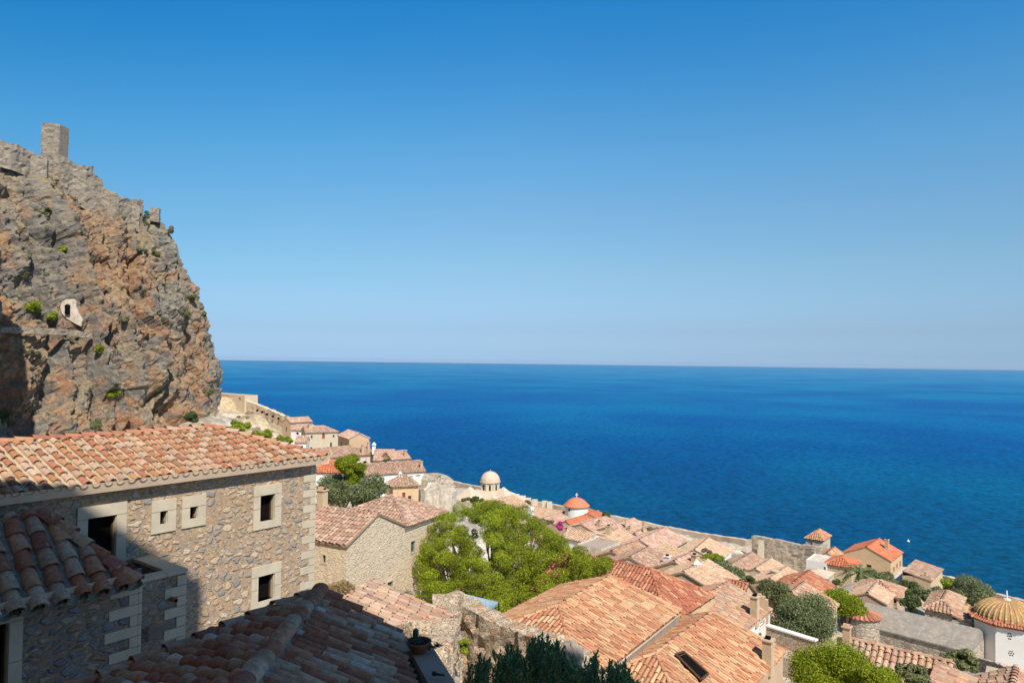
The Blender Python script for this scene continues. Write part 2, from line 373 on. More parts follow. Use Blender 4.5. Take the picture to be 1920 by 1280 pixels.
def barrel(mb, A, B, ra, rb, up, cols, seg=5, lift=.03, cap=True, inv=False, hf=.82):
    """n half-round tiles from A (lower end) to B; numpy arrays; ra/rb radii"""
    n = len(A)
    if n == 0: return
    d = B-A; ln = np.linalg.norm(d, axis=1, keepdims=True); d = d/ln
    s = np.cross(d, up); s /= np.linalg.norm(s, axis=1, keepdims=True); u = np.cross(s, d)
    a = np.linspace(0, math.pi, seg+1); ca = np.cos(a)[None, :, None]; sa = np.sin(a)[None, :, None]*(-1 if inv else 1)*hf
    ra = np.broadcast_to(np.asarray(ra, float).reshape(-1, 1, 1), (n, 1, 1)); rb = np.broadcast_to(np.asarray(rb, float).reshape(-1, 1, 1), (n, 1, 1))
    lo = A[:, None]+u[:, None]*lift+s[:, None]*ca*ra+u[:, None]*sa*ra
    hi = B[:, None]+s[:, None]*ca*rb+u[:, None]*sa*rb*.95
    V = np.concatenate([lo, hi], 1); k = seg+1
    fs = [(i, i+1, k+i+1, k+i) for i in range(seg)]
    if cap:
        t = .8
        li = A[:, None]+u[:, None]*lift+d[:, None]*.004+s[:, None]*ca*ra*t+u[:, None]*sa*ra*t
        V = np.concatenate([V, lo, li, li, li+d[:, None]*.12], 1)
        fs += [(3*k+i, 3*k+i+1, 2*k+i+1, 2*k+i) for i in range(seg)]+[(5*k+i, 5*k+i+1, 4*k+i+1, 4*k+i) for i in range(seg)]
    nv = V.shape[1]; fs = np.array(fs)
    if inv: fs = fs[:, ::-1]
    Fq = (fs[None]+(np.arange(n)*nv)[:, None, None]).reshape(-1, 4)
    mb.block(V.reshape(-1, 3), Fq, np.repeat(cols, len(fs), 0))
def tile_plane(mb, poly, pal, sp=.26, row=.36, rad=None, seg=4, cap=False, pans=False, jit=.015, down=None, oh=.06, lift=.035, phase=False):
    jit = jit*1.5
    """poly: 3D points, first edge = eave; tiles run up the slope"""
    poly = [np.asarray(p, float) for p in poly]
    U = unit(poly[1]-poly[0]); nn = unit(np.cross(poly[1]-poly[0], poly[-1]-poly[0]))
    if nn[2] < 0: nn = -nn
    Vd = unit(np.cross(nn, U)) if down is None else -unit(np.asarray(down)-nn*np.dot(down, nn))
    if Vd[2] < 0 and down is None: Vd = -Vd
    if down is not None:
        U = unit(np.cross(Vd, nn))
    o = poly[0]; q = np.array([[np.dot(p-o, U), np.dot(p-o, Vd)] for p in poly])
    rad = rad or sp*.38
    us = np.arange(q[:, 0].min()+sp*.5, q[:, 0].max()-sp*.2, sp)
    A = []; B = []
    Ap = []; Bp = []
    def span(u_):
        ys = []
        for i in range(len(q)):
            a, b = q[i], q[(i+1) % len(q)]
            if (a[0]-u_)*(b[0]-u_) < 0: ys.append(a[1]+(b[1]-a[1])*(u_-a[0])/(b[0]-a[0]))
        return (min(ys), max(ys)) if len(ys) >= 2 else None
    for ui, u_ in enumerate(us):
        sp_ = span(u_)
        if sp_:
            y = sp_[0]-oh+rng.normal(0, jit); first = rng.uniform(.45, 1.) if phase else 1.
            while y < sp_[1]-.08:
                y2 = min(y+row*1.12*first, sp_[1]+.02)
                A.append((u_+rng.normal(0, jit*.5), y)); B.append((u_+rng.normal(0, jit*.5), y2)); y += row*first*(1+rng.normal(0, .03)); first = 1.
        if pans:
            sp_ = span(u_+sp/2)
            if sp_: Ap.append((u_+sp/2, sp_[0]-oh*1.6)); Bp.append((u_+sp/2, sp_[1]))
    if not A: return
    A = np.array(A); B = np.array(B); n = len(A)
    up = np.broadcast_to(nn, (n, 3))
    r = rad*(1+rng.normal(0, .05, n))
    barrel(mb, o+A[:, :1]*U+A[:, 1:]*Vd, o+B[:, :1]*U+B[:, 1:]*Vd+nn*.0, r*1.05, r*.86, up, pick(pal, n), seg, lift, cap)
    if pans and Ap:
        A = np.array(Ap); B = np.array(Bp); n = len(A); up = np.broadcast_to(nn, (n, 3))
        c = np.array([MORT[pal]]*n)
        a3 = o+A[:, :1]*U+A[:, 1:]*Vd+nn*.05; e3 = a3+Vd*.35
        barrel(mb, a3, e3, rad*1.05, rad*.9, up, c*.9, seg+1, -.0, True, True)
def ridge_tiles(mb, a, b, pal, r=.12, ln=.38, seg=5, cap=False, lift=.03):
    a = np.asarray(a, float); b = np.asarray(b, float); D = np.linalg.norm(b-a); n = max(1, int(D/ln)); d = (b-a)/D
    if d[2] < -.01: a, b, d = b, a, -d
    t0 = np.arange(n)*D/n; A = a+t0[:, None]*d; B = A+d*D/n*1.15; A = A+rng.normal(0, .006, (n, 3))
    rr = r*(1+rng.normal(0, .05, n))
    barrel(mb, A, B, rr*1.05, rr*.85, np.broadcast_to([0, 0, 1.], (n, 3)), pick(pal, n), seg, lift, cap)

# ------------------------------------------------------------ houses
GP = []        # ground control points (x,y,z)
HOUSES = []
DAX = np.array([.62, .785])
class House: pass
def face_hit(o, d2, zt, px, py):
    """pixel ray against a vertical plane through o along d2"""
    n = np.array([-d2[1], d2[0]]); dr = ray(px, py)
    k = np.dot(o[:2], n)/np.dot(dr[:2], n); p = dr*k
    return np.dot(p[:2]-o[:2], d2), p[2], k
def H(name, label, A, B=None, Lh=None, C=None, W=None, ridge='L', roof='gable', rise=1.2, wall='cream', pal='brown', wh=5.0, yaw=None,
      hipA=None, hipB=None, sp=.3, row=.4, seg=4, wins=(), chims=(), over=.18, cat='house', group='houses of the old town', corn=None, quoins=None,
      cap=False, pans=False, ovB=None, tr=.4, roofmat=None, below=3.0, tilelift=.035, A3=None, slab=.1, extra=None):
    h = House()
    a = np.array(A3, float) if A3 is not None else P(*A)
    z = a[2]
    if B is not None:
        b = Pz(B[0], B[1], z) if A3 is None or len(B) == 2 else np.array(B)
        d = (b-a)[:2]; Lh = np.linalg.norm(d) if Lh is None else Lh; d = d/np.linalg.norm(d)
    else:
        d = np.array([math.cos(R(yaw)), math.sin(R(yaw))]) if yaw is not None else DAX/np.linalg.norm(DAX)
    n = np.array([-d[1], d[0]])
    if C is not None:
        c = Pz(C[0], C[1], z); W = abs(np.dot((c-a)[:2], n))
    if C is None and A3 is None and A[2] > 60: W = W*.8; rise = rise*.78
    d3 = np.array([d[0], d[1], 0]); n3 = np.array([n[0], n[1], 0])
    cs = [a, a+d3*Lh, a+d3*Lh+n3*W, a+n3*W]
    cen = sum(cs)/4; zb = z-wh
    GP.append((cen[0], cen[1], zb)); GP.append((cs[0][0], cs[0][1], zb))
    root = thing(name, label, cat, (a[0], a[1], zb), group); org = np.array([a[0], a[1], zb])
    h.root = root; h.org = org; h.cs = cs; h.z = z; h.zb = zb
    wm = {'main': M_main, 'low': M_low, 'palerub': M_rub_pale, 'greyrub': M_rub_grey, 'ruin': M_rub_warm, 'cream': M_cream, 'ochre': M_ochre, 'pink': M_pink, 'white': M_white, 'oldwhite': M_whiteold, 'stone': M_stone, 'grey': M_grey}[wall]
    # --- windows on faces
    holes = {0: [], 1: [], 3: []}
    fdef = {0: (cs[0], d, -n3, Lh), 3: (cs[0], n, -d3, W), 1: (cs[1], n, d3, W)}
    for wn in wins:
        x0, y0, x1, y1 = wn[:4]; style = wn[4] if len(wn) > 4 else 'plain'
        best = None
        for fi, (o, dd, out, ln) in fdef.items():
            s, zz, k = face_hit(o, dd, z, (x0+x1)/2, (y0+y1)/2)
            if np.dot(out[:2], -o[:2]) < 0 or s < 0 or s > ln or k < 0: continue
            best = fi; break
        if best is None: continue
        o, dd, out, ln = fdef[best]
        s0, _, _ = face_hit(o, dd, z, x0, (y0+y1)/2); s1, _, _ = face_hit(o, dd, z, x1, (y0+y1)/2)
        _, zt, _ = face_hit(o, dd, z, (x0+x1)/2, y0); _, z0, _ = face_hit(o, dd, z, (x0+x1)/2, y1)
        if s0 > s1: s0, s1 = s1, s0
        s0 = max(s0, .08); s1 = min(s1, ln-.08); zt = min(zt, z-.1)
        holes[best].append((s0, s1, z0, zt, style))
    if not wins and roof in ('gable', 'hip') and A3 is None and A[2] > 45 and wh >= 4 and cat == 'house':
        for fi in (0, 3):
            ln = fdef[fi][3]
            if ln > 2.6:
                for q_ in ([.3, .68] if ln > 4.5 else [.42]):
                    w_ = rng.uniform(.45, .7); holes[fi].append((ln*q_, ln*q_+w_, z-2.1, z-1.15, ['brown', 'plain', 'green'][rng.integers(3)]))
    # --- walls
    mb = MB(); zlo = zb-below
    slope_dir = ridge
    def wallface(o, dd, out, ln, hs, gable):
        D3 = np.array([dd[0], dd[1], 0.])
        ss = sorted(set([0, ln]+[v for q in hs for v in q[:2]])); zz = sorted(set([zlo, z]+[v for q in hs for v in q[2:4]]))
        pt = lambda s, q: np.array([o[0]+D3[0]*s, o[1]+D3[1]*s, q])
        for i in range(len(ss)-1):
            for j in range(len(zz)-1):
                sm, zm = (ss[i]+ss[i+1])/2, (zz[j]+zz[j+1])/2
                if any(q[0] < sm < q[1] and q[2] < zm < q[3] for q in hs): continue
                mb.quad(pt(ss[i], zz[j]), pt(ss[i+1], zz[j]), pt(ss[i+1], zz[j+1]), pt(ss[i], zz[j+1]))
        for q in hs:
            dp = -out*min(.32, .6*(q[1]-q[0])) if q[4] in ('green', 'red', 'brown', 'plain', 'tiny') else -out*.32; c4 = [pt(q[0], q[2]), pt(q[1], q[2]), pt(q[1], q[3]), pt(q[0], q[3])]
            for i in range(4): mb.quad(c4[i], c4[(i+1) % 4], c4[(i+1) % 4]+dp, c4[i]+dp)
        if gable:
            if gable == 'shed': mb.poly([pt(0, z), pt(ln, z), pt(ln, z+rise-.03)])
            elif gable == 'shedr': mb.poly([pt(0, z), pt(ln, z), pt(0, z+rise-.03)])
            else: mb.poly([pt(0, z), pt(ln, z), pt(ln/2, z+rise-.03)])
    gL = roof == 'gable'
    hA = hipA if hipA is not None else (min(W, Lh)/2 if roof == 'hip' else 0)
    hB = hipB if hipB is not None else (min(W, Lh)/2 if roof == 'hip' else 0)
    g_end = {'L': (3, 1), 'W': (0, 2)}[ridge]
    faces4 = {0: fdef[0], 1: fdef[1], 2: (cs[3], d, n3, Lh), 3: fdef[3]}
    for fi, (o, dd, out, ln) in faces4.items():
        g = None
        if roof in ('gable', 'hip') and fi in g_end:
            if (fi == g_end[0] and hA == 0) or (fi == g_end[1] and hB == 0): g = 'g'
        if roof == 'shed' and fi in (1, 3) and not (fi == 1 and hB): g = 'shed' if fi == 1 else 'shedr'
        wallface(o, dd, out, ln, holes.get(fi, []), g)
    if roof == 'shed' and not hB:   # back wall rises
        mb.quad(cs[3], cs[2], cs[2]+[0, 0, rise-.03], cs[3]+[0, 0, rise-.03])
    h.wall = mb.build('wall', wm, root, org)
    # --- windows objects
    FR = {'main': M_stone}
    for fi, hs in holes.items():
        o, dd, out, ln = fdef[fi]; D3 = np.array([dd[0], dd[1], 0.])
        for (s0, s1, z0, zt, style) in hs:
            pt = lambda s, q, e: np.array([o[0]+D3[0]*s, o[1]+D3[1]*s, q])+out*e
            isdoor = (zt-z0) > 1.9
            fr = MB()
            if style in ('surround', 'bigsurround'):
                t = .2 if style == 'surround' else .21; e = .035; lh = .26
                zs = [z0-.2, z0+(zt-z0)*.5, zt]
                if zt-z0 < .6: zs = [z0-.2, zt]
                for i in range(len(zs)-1):
                    for sa in (s0-t, s1): fr.box(pt(sa, zs[i], -.1), D3*t, out*(.1+e), [0, 0, zs[i+1]-zs[i]-.012])
                fr.box(pt(s0-t, zt, -.1), D3*(s1-s0+2*t), out*(.1+e+.004), [0, 0, lh])
                fr.box(pt(s0, z0-.2, -.3), D3*(s1-s0), out*(.3+e-.003), [0, 0, .2])
                # reveal lining
                for sa in (s0, s1-.015): fr.box(pt(sa, z0, -.3), D3*.015, out*.3, [0, 0, zt-z0])
            else:
                t = .1 if style != 'tiny' else .06; e = .03
                for sa in (s0-t, s1): fr.box(pt(sa, z0-t, -.05), D3*t, out*(.05+e), [0, 0, zt-z0+2*t])
                for q in (z0-t, zt): fr.box(pt(s0, q, -.05), D3*(s1-s0), out*(.05+e+.004), [0, 0, t])
            fm = M_stone if style in ('surround', 'bigsurround') else wm if wall in ('cream', 'ochre', 'pink', 'white', 'oldwhite', 'stone') else M_paleroof
            f = fr.build('door' if isdoor else 'window', fm, root, org)
            pn = MB(); dd_ = .3
            if style in ('green', 'red', 'brown'):
                pn.box(pt(s0, z0, -.14), D3*(s1-s0), out*.04, [0, 0, zt-z0])
                for k in range(2):   # shutter leaves with rails
                    a0 = s0+(s1-s0)*k/2+.02; wd = (s1-s0)/2-.04
                    for q in np.linspace(z0+.03, zt-.1, 4): pn.box(pt(a0, q, -.1), D3*wd, out*.03, [0, 0, .06])
                pn.build('shutter', {'green': M_green, 'red': M_red, 'brown': M_brown}[style], f, org)
            else:
                pn.box(pt(s0, z0, -.2 if 'surr' in style else -min(.3, .55*(s1-s0))), D3*(s1-s0), out*.03, [0, 0, zt-z0])
                pn.build('dark_opening', M_dark, f, org)
                if 'surr' in style:      # wooden casement folded back inside
                    q = MB()
                    for sa in (s0+.016, s1-.046): q.box(pt(sa, z0, -.16), D3*.03, out*.05, [0, 0, zt-z0])
                    q.box(pt(s0+.047, zt-.03, -.16), D3*(s1-s0-.094), out*.05, [0, 0, .03])
                    q.build('casement', M_brown, f, org)
    # --- roof
    if roof != 'flat':
        ov = over; e = rise/(W/2 if ridge == 'L' else Lh/2) if roof != 'shed' else rise/W
        zo = z-ov*e
        q = [cs[0]-d3*ov*(1 if hA or ridge == 'W' else .5)-n3*ov, cs[1]+d3*ov*(1 if hB or ridge == 'W' else .5)-n3*ov,
             cs[2]+d3*ov*(1 if hB or ridge == 'W' else .5)+n3*ov, cs[3]-d3*ov*(1 if hA or ridge == 'W' else .5)+n3*ov]
        q = [np.array([p[0], p[1], zo]) for p in q]
        if ovB is not None:
            q[1] = q[1]-d3*(ov-ovB); q[2] = q[2]-d3*(ov-ovB)
        planes = []; lines = []
        zr = z+rise
        if roof == 'shed':
            zr2 = z+rise
            q[2][2] = q[3][2] = zr2
            q[2] -= n3*ov; q[3] -= n3*ov
            if hB:      # hip at the B end
                t = cs[2]-d3*hB; top = np.array([t[0], t[1], zr2])
                planes = [[q[0], q[1], top, q[3]], [q[1], np.array([q[2][0], q[2][1], zo]), top]]; lines = [(q[1], top)]
            else: planes = [[q[0], q[1], q[2], q[3]]]
        else:
            if ridge == 'L':
                m0 = (cs[0]+cs[3])/2+d3*(hA-(0 if hA else ov*.5)); m1 = (cs[1]+cs[2])/2-d3*(hB-(0 if hB else ov*.5))
                r0 = np.array([m0[0], m0[1], zr]); r1 = np.array([m1[0], m1[1], zr])
                planes = [[q[0], q[1], r1, r0], [q[2], q[3], r0, r1]]
                if hA: planes.append([q[3], q[0], r0]); lines += [(q[0], r0), (q[3], r0)]
                if hB: planes.append([q[1], q[2], r1]); lines += [(q[1], r1), (q[2], r1)]
            else:
                m0 = (cs[0]+cs[1])/2+n3*(hA-(0 if hA else ov*.5)); m1 = (cs[2]+cs[3])/2-n3*(hB-(0 if hB else ov*.5))
                r0 = np.array([m0[0], m0[1], zr]); r1 = np.array([m1[0], m1[1], zr])
                planes = [[q[1], q[2], r1, r0], [q[3], q[0], r0, r1]]
                if hA: planes.append([q[0], q[1], r0]); lines += [(q[0], r0), (q[1], r0)]
                if hB: planes.append([q[2], q[3], r1]); lines += [(q[2], r1), (q[3], r1)]
            if np.linalg.norm(r1-r0) > .1: lines.append((r0, r1))
        rb = MB(); mc = MORT[pal]
        for pl in planes:
            rb.poly(pl, mc)
            for i in range(len(pl)): rb.quad(pl[i], pl[(i+1) % len(pl)], pl[(i+1) % len(pl)]-[0, 0, slab], pl[i]-[0, 0, slab], mc)
            rb.poly([p-[0, 0, slab] for p in pl[::-1]], mc)
            if roofmat is None: tile_plane(rb, pl, pal, sp, row, seg=seg, cap=cap, pans=pans, lift=tilelift, rad=sp*tr, phase=(pal != 'main' and pal != 'old'))
        if roofmat is None:
            for a_, b_ in lines: ridge_tiles(rb, a_, b_, pal, sp*.46, row*.95, seg+1)
            if not (hA and hB) and roof == 'gable':
                pass
        h.roof = rb.build('roof', roofmat or (M_tile_old if pal == 'old' else M_tile), root, org)
        h.planes = planes
    else:
        fb = MB(); fb.poly([c-[0, 0, .22] for c in cs]); h.roof = fb.build('roof', roofmat or M_terr, root, org); h.planes = [[c-[0, 0, .25] for c in cs]]
    if corn:
        cb = MB(); t, hh = corn
        for fi in ((0, 1, 3) if ovB is None else (0,)):
            o, dd, out, ln = fdef[fi]; D3 = np.array([dd[0], dd[1], 0.]); ln = ln if ovB is None else ln-.45
            o2 = np.array([o[0], o[1], z-hh-.02])-D3*t
            p0 = o2; cb.add([p0+out*t*.8, p0+D3*(ln+2*t)+out*t*.8, p0+D3*(ln+2*t)+out*t+[0, 0, hh], p0+out*t+[0, 0, hh]], [(0, 1, 2, 3)], (.7, .54, .4))
            cb.quad(p0+out*t*.8, p0+D3*(ln+2*t)+out*t*.8, p0+D3*(ln+2*t), p0, (.55, .42, .31))
        cb.build('cornice', M_plain, root, org)
    if quoins:
        for (ci, dirs, z0, hq, lw) in quoins:
            cb = MB(); c = cs[ci]; zz = z-z0; k = 0
            while zz > zb-1:
                for (dv, out) in dirs:
                    dv = np.asarray(dv, float); out = np.asarray(out, float)
                    ln = lw[0] if k % 2 == 0 else lw[1]
                    if dirs.index((tuple(dv), tuple(out))) == 1: ln = lw[1] if k % 2 == 0 else lw[0]
                    ln *= 1+rng.normal(0, .05)
                    o = np.array([c[0], c[1], zz-hq])+out*-.05+dv*-.02
                    cb.box(o, dv*(ln+.02), out*(.062+.002*(k % 3)), [0, 0, hq*.94])
                zz -= hq; k += 1
            cb.build('corner_stones', M_stone, root, org)
    # --- chimneys
    for c in chims:
        px, py, hh, wd = c[:4]; kind = c[4] if len(c) > 4 else 'box'
        cm = c[5] if len(c) > 5 else M_cream
        hit = None
        for pl in h.planes:
            nn = np.cross(pl[1]-pl[0], pl[2]-pl[0]); dr = ray(px, py); k = np.dot(pl[0], nn)/np.dot(dr, nn); p = dr*k
            s_ = [np.dot(np.cross(pl[(i+1) % len(pl)]-pl[i], p-pl[i]), nn) for i in range(len(pl))]
            if min(s_) > 0 or max(s_) < 0:
                if hit is None or k < hit[1]: hit = (p, k)
        p = hit[0] if hit else dr*(cen[1]/dr[1])
        chimney(h.roof, org, p, hh, wd, d, kind, cm)
    HOUSES.append(h)
    return h
def chimney(parent, org, p, hh, wd, d, kind, cm, mk=True):
    d3 = np.array([d[0], d[1], 0.]); n3 = np.array([-d[1], d[0], 0.]); mb = MB()
    if kind == 'round':
        mb.cyl(p, wd/2, wd/2*.92, p[2]-.5, p[2]+hh, 14); mb.cyl(p, wd*.6, wd*.6, p[2]+hh, p[2]+hh+.1, 14)
    else:
        o = p-d3*wd/2-n3*wd/2-[0, 0, .5]
        mb.box(o, d3*wd, n3*wd, [0, 0, hh+.5])
        if kind in ('box', 'tiled'):
            o2 = p-d3*(wd/2+.06)-n3*(wd/2+.06)+[0, 0, hh]; mb.box(o2, d3*(wd+.12), n3*(wd+.12), [0, 0, .07])
        if kind == 'cone':
            for sx in (-1, 1):
                for sy in (-1, 1): mb.box(p+d3*sx*wd*.38+n3*sy*wd*.38-d3*.05-n3*.05+[0, 0, hh], d3*.1, n3*.1, [0, 0, .3])
            mb.cyl(p, wd*.75, .05, p[2]+hh+.3, p[2]+hh+.3+wd*.8, 10)
            mb.cyl(p, wd*.2, wd*.2, p[2]+hh, p[2]+hh+.3, 8)
    o = mb.build('chimney', cm, parent, org)
    if kind == 'tiled':
        c2 = MB(); a = np.array([p+[0, 0, hh+.07]-n3*wd*.45]); b = np.array([p+[0, 0, hh+.07]+n3*wd*.45])
        barrel(c2, a, b, wd*.42, wd*.42, np.array([[0, 0, 1.]]), np.array([[.5, .3, .2]]), 8, 0, True)
        c2.build('chimney_pot', M_tile, o, org)
        c3 = MB(); c3.box(p+[0, 0, hh+.072]-n3*wd*.4-d3*wd*.2, d3*wd*.4, n3*wd*.8, [0, 0, wd*.25]); c3.build('flue', M_dark, o, org)
    elif kind == 'box':
        c3 = MB(); c3.box(p+[0, 0, hh+.07]-n3*wd*.25-d3*wd*.25, d3*wd*.5, n3*wd*.5, [0, 0, .12]); c3.build('flue', M_dark, o, org)
    return o
# ============================================================ THE TOWN
# --- the big stone house on the left
mB = P(592, 852, 20.0); mz = mB[2]; mL = Pz(0, 921, mz); md = unit((mB-mL)*[1, 1, 0]); mn = np.array([-md[1], md[0], 0])
mA = mB-md*14
H('stone_house', 'large rubble stone house with pale corner stones and red patched tile roof', None, A3=mA, yaw=math.degrees(math.atan2(md[1], md[0])), Lh=14, W=5.0, roof='hip', hipA=2.6, hipB=1.6, rise=.7,
  wall='main', pal='main', wh=10, sp=.245, row=.36, seg=6, cap=True, pans=True, over=.2, corn=(.29, .22), tilelift=.03, tr=.32,
  quoins=[(1, [(tuple(-md), tuple(-mn)), (tuple(mn), tuple(md))], .1, .21, (.42, .16))],
  wins=[(163, 968, 217, 1048, 'bigsurround'), (299, 957, 313, 981, 'surround'), (355, 949, 370, 971, 'surround'), (487, 927, 514, 975, 'surround'), (483, 1077, 513, 1124, 'surround')])
# --- lower house at the left edge and its terrace
tC = Pz(348, 1066, mz*0+P(348, 1066, 15.3)[2]); tz = tC[2]
lB = tC-md*.97-mn*.09; lB[2] = tz+.26
lA = lB-md*7
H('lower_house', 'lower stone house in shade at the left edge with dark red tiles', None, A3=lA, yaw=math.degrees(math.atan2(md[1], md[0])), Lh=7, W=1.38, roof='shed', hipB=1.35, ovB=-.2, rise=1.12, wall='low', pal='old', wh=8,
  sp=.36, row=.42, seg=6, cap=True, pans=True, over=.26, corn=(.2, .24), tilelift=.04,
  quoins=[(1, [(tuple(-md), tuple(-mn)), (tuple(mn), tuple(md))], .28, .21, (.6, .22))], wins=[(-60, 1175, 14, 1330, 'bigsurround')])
dist = np.dot(mB-tC, mn)-.02
root = thing('terrace_wall', 'L-shaped terrace parapet with pale coping slabs against the large stone house', 'wall', (tC[0], tC[1], tz-7), None)
org = np.array(root.location)
mb = MB(); mb.box(tC-md*1.0-[0, 0, 7.5], md*1.0, mn*.25, [0, 0, 7.43]); mb.box(tC-md*.3+mn*.25-[0, 0, 7.5], md*.3, mn*(dist-.25), [0, 0, 7.43])
mb.build('parapet', M_low, root, org)
mb = MB(); mb.box(tC-md*1.02-mn*.03-[0, 0, .068], md*.6, mn*.3, [0, 0, .07], ); mb.box(tC-md*.41-mn*.032-[0, 0, .068], md*.45, mn*.302, [0, 0, .072])
mb.box(tC-md*.33+mn*.275-[0, 0, .068], md*.37, mn*.7, [0, 0, .071]); mb.box(tC-md*.33+mn*.98-[0, 0, .068], md*.37, mn*(dist-.98), [0, 0, .073])
mb.build('coping', M_stone, root, org)
mb = MB(); zz = -.1; k = 0
while zz > -6:
    ln = .46 if k % 2 else .2
    mb.box(tC-md*ln+md*.02-mn*.02+[0, 0, zz-.21], md*ln, mn*.1, [0, 0, .2]); mb.box(tC+md*.011+mn*.081-md*.05+[0, 0, zz-.21], md*.06, mn*(.4 if k % 2 == 0 else .16), [0, 0, .2]); zz -= .215; k += 1
mb.build('corner_stones', M_stone, root, org)
pp = np.array(Pz(313, 1108, tz-.6)); s_ = np.dot(pp-tC, md); pc = tC+md*np.clip(s_, -.9, -.3)+[0, 0, -.55]
mb = MB(); mb.tube([pc+mn*.1, pc-mn*.2], [.05, .05], 10, (.4, .2, .15)); mb.build('drain_pipe', M_pot, root, org)
mb = MB(); mb.cyl((0, 0), .001, .001, 0, .001, 4)
mb = MB(); mb.tube([pc-mn*.201, pc-mn*.203], [.036, .036], 10); mb.build('pipe_mouth', M_dark, root, org)
mb = MB(); mb.box(tC-md*3+mn*.0-[0, 0, 1.3], md*2.9, mn*dist, [0, 0, .3]); stru(mb.build('terrace_floor', M_terr, None, tC))

# --- stone house with green shutters
w2 = [(672, 1111, 683, 1132, 'green'), (726, 1090, 736, 1110, 'green')]
h2 = H('gabled_house', 'pale rubble stone house with gable and green shutters behind the pine', (650, 1020, 42), B=(760, 984), W=9, ridge='W', rise=1.25, wall='palerub', pal='brown', wh=8, sp=.27, row=.4, seg=5, cap=True,
  wins=w2+[(605, 1040, 611, 1054, 'green')], chims=[(604, 941, .75, .5, 'tiled', M_cream)], over=.12)
H('hipped_wing', 'hip-roofed stone wing with one green window beside the big pine', (760, 985, 47.15), B=(837, 958), W=6, roof='hip', rise=1.3, wall='palerub', pal='brown', wh=9, sp=.27, row=.4, seg=5, cap=True, wins=[(770, 1014, 778, 1034, 'green')], corn=(.1, .3), over=.16)
H('shed', 'low lean-to with sunlit tan and red tiles behind the dark foreground roof', (772, 1222, 21), B=(842, 1152), C=(655, 1165), roof='shed', rise=.9, wall='ruin', pal='brown', wh=4, sp=.24, row=.4, seg=5, cap=True, over=.1)

# --- the orange roofs
H('orange_roofed_house', 'house under a broad hipped orange and yellow tile roof in front of the pine', (1083, 1290, 27), B=(1272, 1142), W=6.6, roof='hip', hipA=4.3, hipB=.8, rise=1.25, wall='grey', pal='orange', wh=4.5, sp=.205, row=.56, seg=5, cap=True, over=.1, corn=(.06, .3), tr=.37)
H('red_roofed_house', 'house with deep red hipped roof right behind the broad orange one', (1252, 1168, 38.4), B=(1339, 1113), W=9, ridge='W', roof='hip', hipA=2.6, hipB=0, rise=1.7, wall='ochre', pal='red', wh=5, sp=.22, row=.55, tr=.37, seg=5, over=.08)
hc = H('skylight_house', 'nearest orange roofed house with a dark hole in its tiles at the bottom', (1307, 1388, 26.5), B=(1468, 1218), W=6.2, roof='hip', hipA=3, hipB=1.2, rise=1.45, wall='pink', pal='orange', wh=5, sp=.21, row=.56, tr=.37, seg=5, cap=True, over=.1,
  chims=[(1440, 1243, 1.05, .42, 'box', M_cream)])
# hole in the roof
pl = hc.planes[0]; nn = unit(np.cross(pl[1]-pl[0], pl[2]-pl[0])); nn = nn if nn[2] > 0 else -nn
def onp(px, py): dr = ray(px, py); return dr*(np.dot(pl[0], nn)/np.dot(dr, nn))
q = [onp(1264, 1232), onp(1279, 1227), onp(1325, 1268), onp(1311, 1280)]
mb = MB(); mb.poly([p+nn*.19 for p in q])
for i in range(4): mb.quad(q[i]+nn*.19, q[(i+1) % 4]+nn*.19, q[(i+1) % 4], q[i])
o = mb.build('roof_hole', M_dark, hc.roof, hc.org)
mb = MB()
for i in range(4): mb.tube([q[i]+nn*.18, q[(i+1) % 4]+nn*.18], [.05, .05], 6)
for k in (.1,): mb.tube([q[0]+(q[3]-q[0])*k+nn*.2, q[1]+(q[2]-q[1])*k+nn*.2], [.025, .025], 5)
mb.build('broken_battens', M_brown, hc.roof, hc.org)
H('parapet_house', 'brown roofed house with white end wall and tall chimney right of the red hip', (1362, 1203, 39.8), B=(1444, 1139), W=5.4, rise=1.1, wall='white', pal='mix', wh=5, sp=.22, row=.5, tr=.37, seg=5, over=.12, corn=(.1, .25), wins=[(1424, 1163, 1433, 1172, 'plain')],
  chims=[(1415, 1158, 1.25, .42, 'box', M_cream)])
H('low_annexe', 'small striped brown roof tucked between white end wall and large olive', (1447, 1168, 47), Lh=1.6, W=3.2, roof='shed', rise=.7, wall='pink', pal='mix', wh=2, sp=.3)
H('strip_roofed_house', 'long low house with pinkish red tiles and one small chimney by the thin cypress', (1386, 1131, 50), Lh=3.2, W=2.6, ridge='W', rise=1.0, wall='cream', pal='red', wh=4, sp=.24, chims=[(1383, 1122, .6, .4, 'box', M_cream)])
H('orange_plain_house', 'house with plain orange tiles and a tall cone-capped chimney', (1340, 1108, 50), Lh=4.2, W=4.6, rise=.9, wall='cream', pal='tan', wh=5, sp=.26, chims=[(1306, 1095, 1.2, .42, 'cone', M_white)])
H('small_gabled_house', 'small gabled house behind the cone-capped chimney', (1310, 1083, 60), Lh=3.4, W=4.4, ridge='L', rise=1.0, wall='cream', pal='pink', wh=5, sp=.3, chims=[(1302, 1058, .8, .45, 'box', M_pink)])
H('grey_walled_house', 'house with pale grey end wall and white chimney above the red hip', (1233, 1074, 62), B=(1267, 1053), W=6.5, rise=1.2, wall='whiteold' if 0 else 'oldwhite', pal='brown', wh=5, sp=.3, chims=[(1251, 1062, .9, .5, 'box', M_white)])
H('tan_ridged_house', 'low house with old tan ridged tiles beside the right end of the pine', (1190, 1062, 66), Lh=5, W=6, ridge='L', rise=1.3, wall='pink', pal='mix', wh=5, sp=.3, chims=[(1186, 1050, .5, .4, 'box', M_pink)])
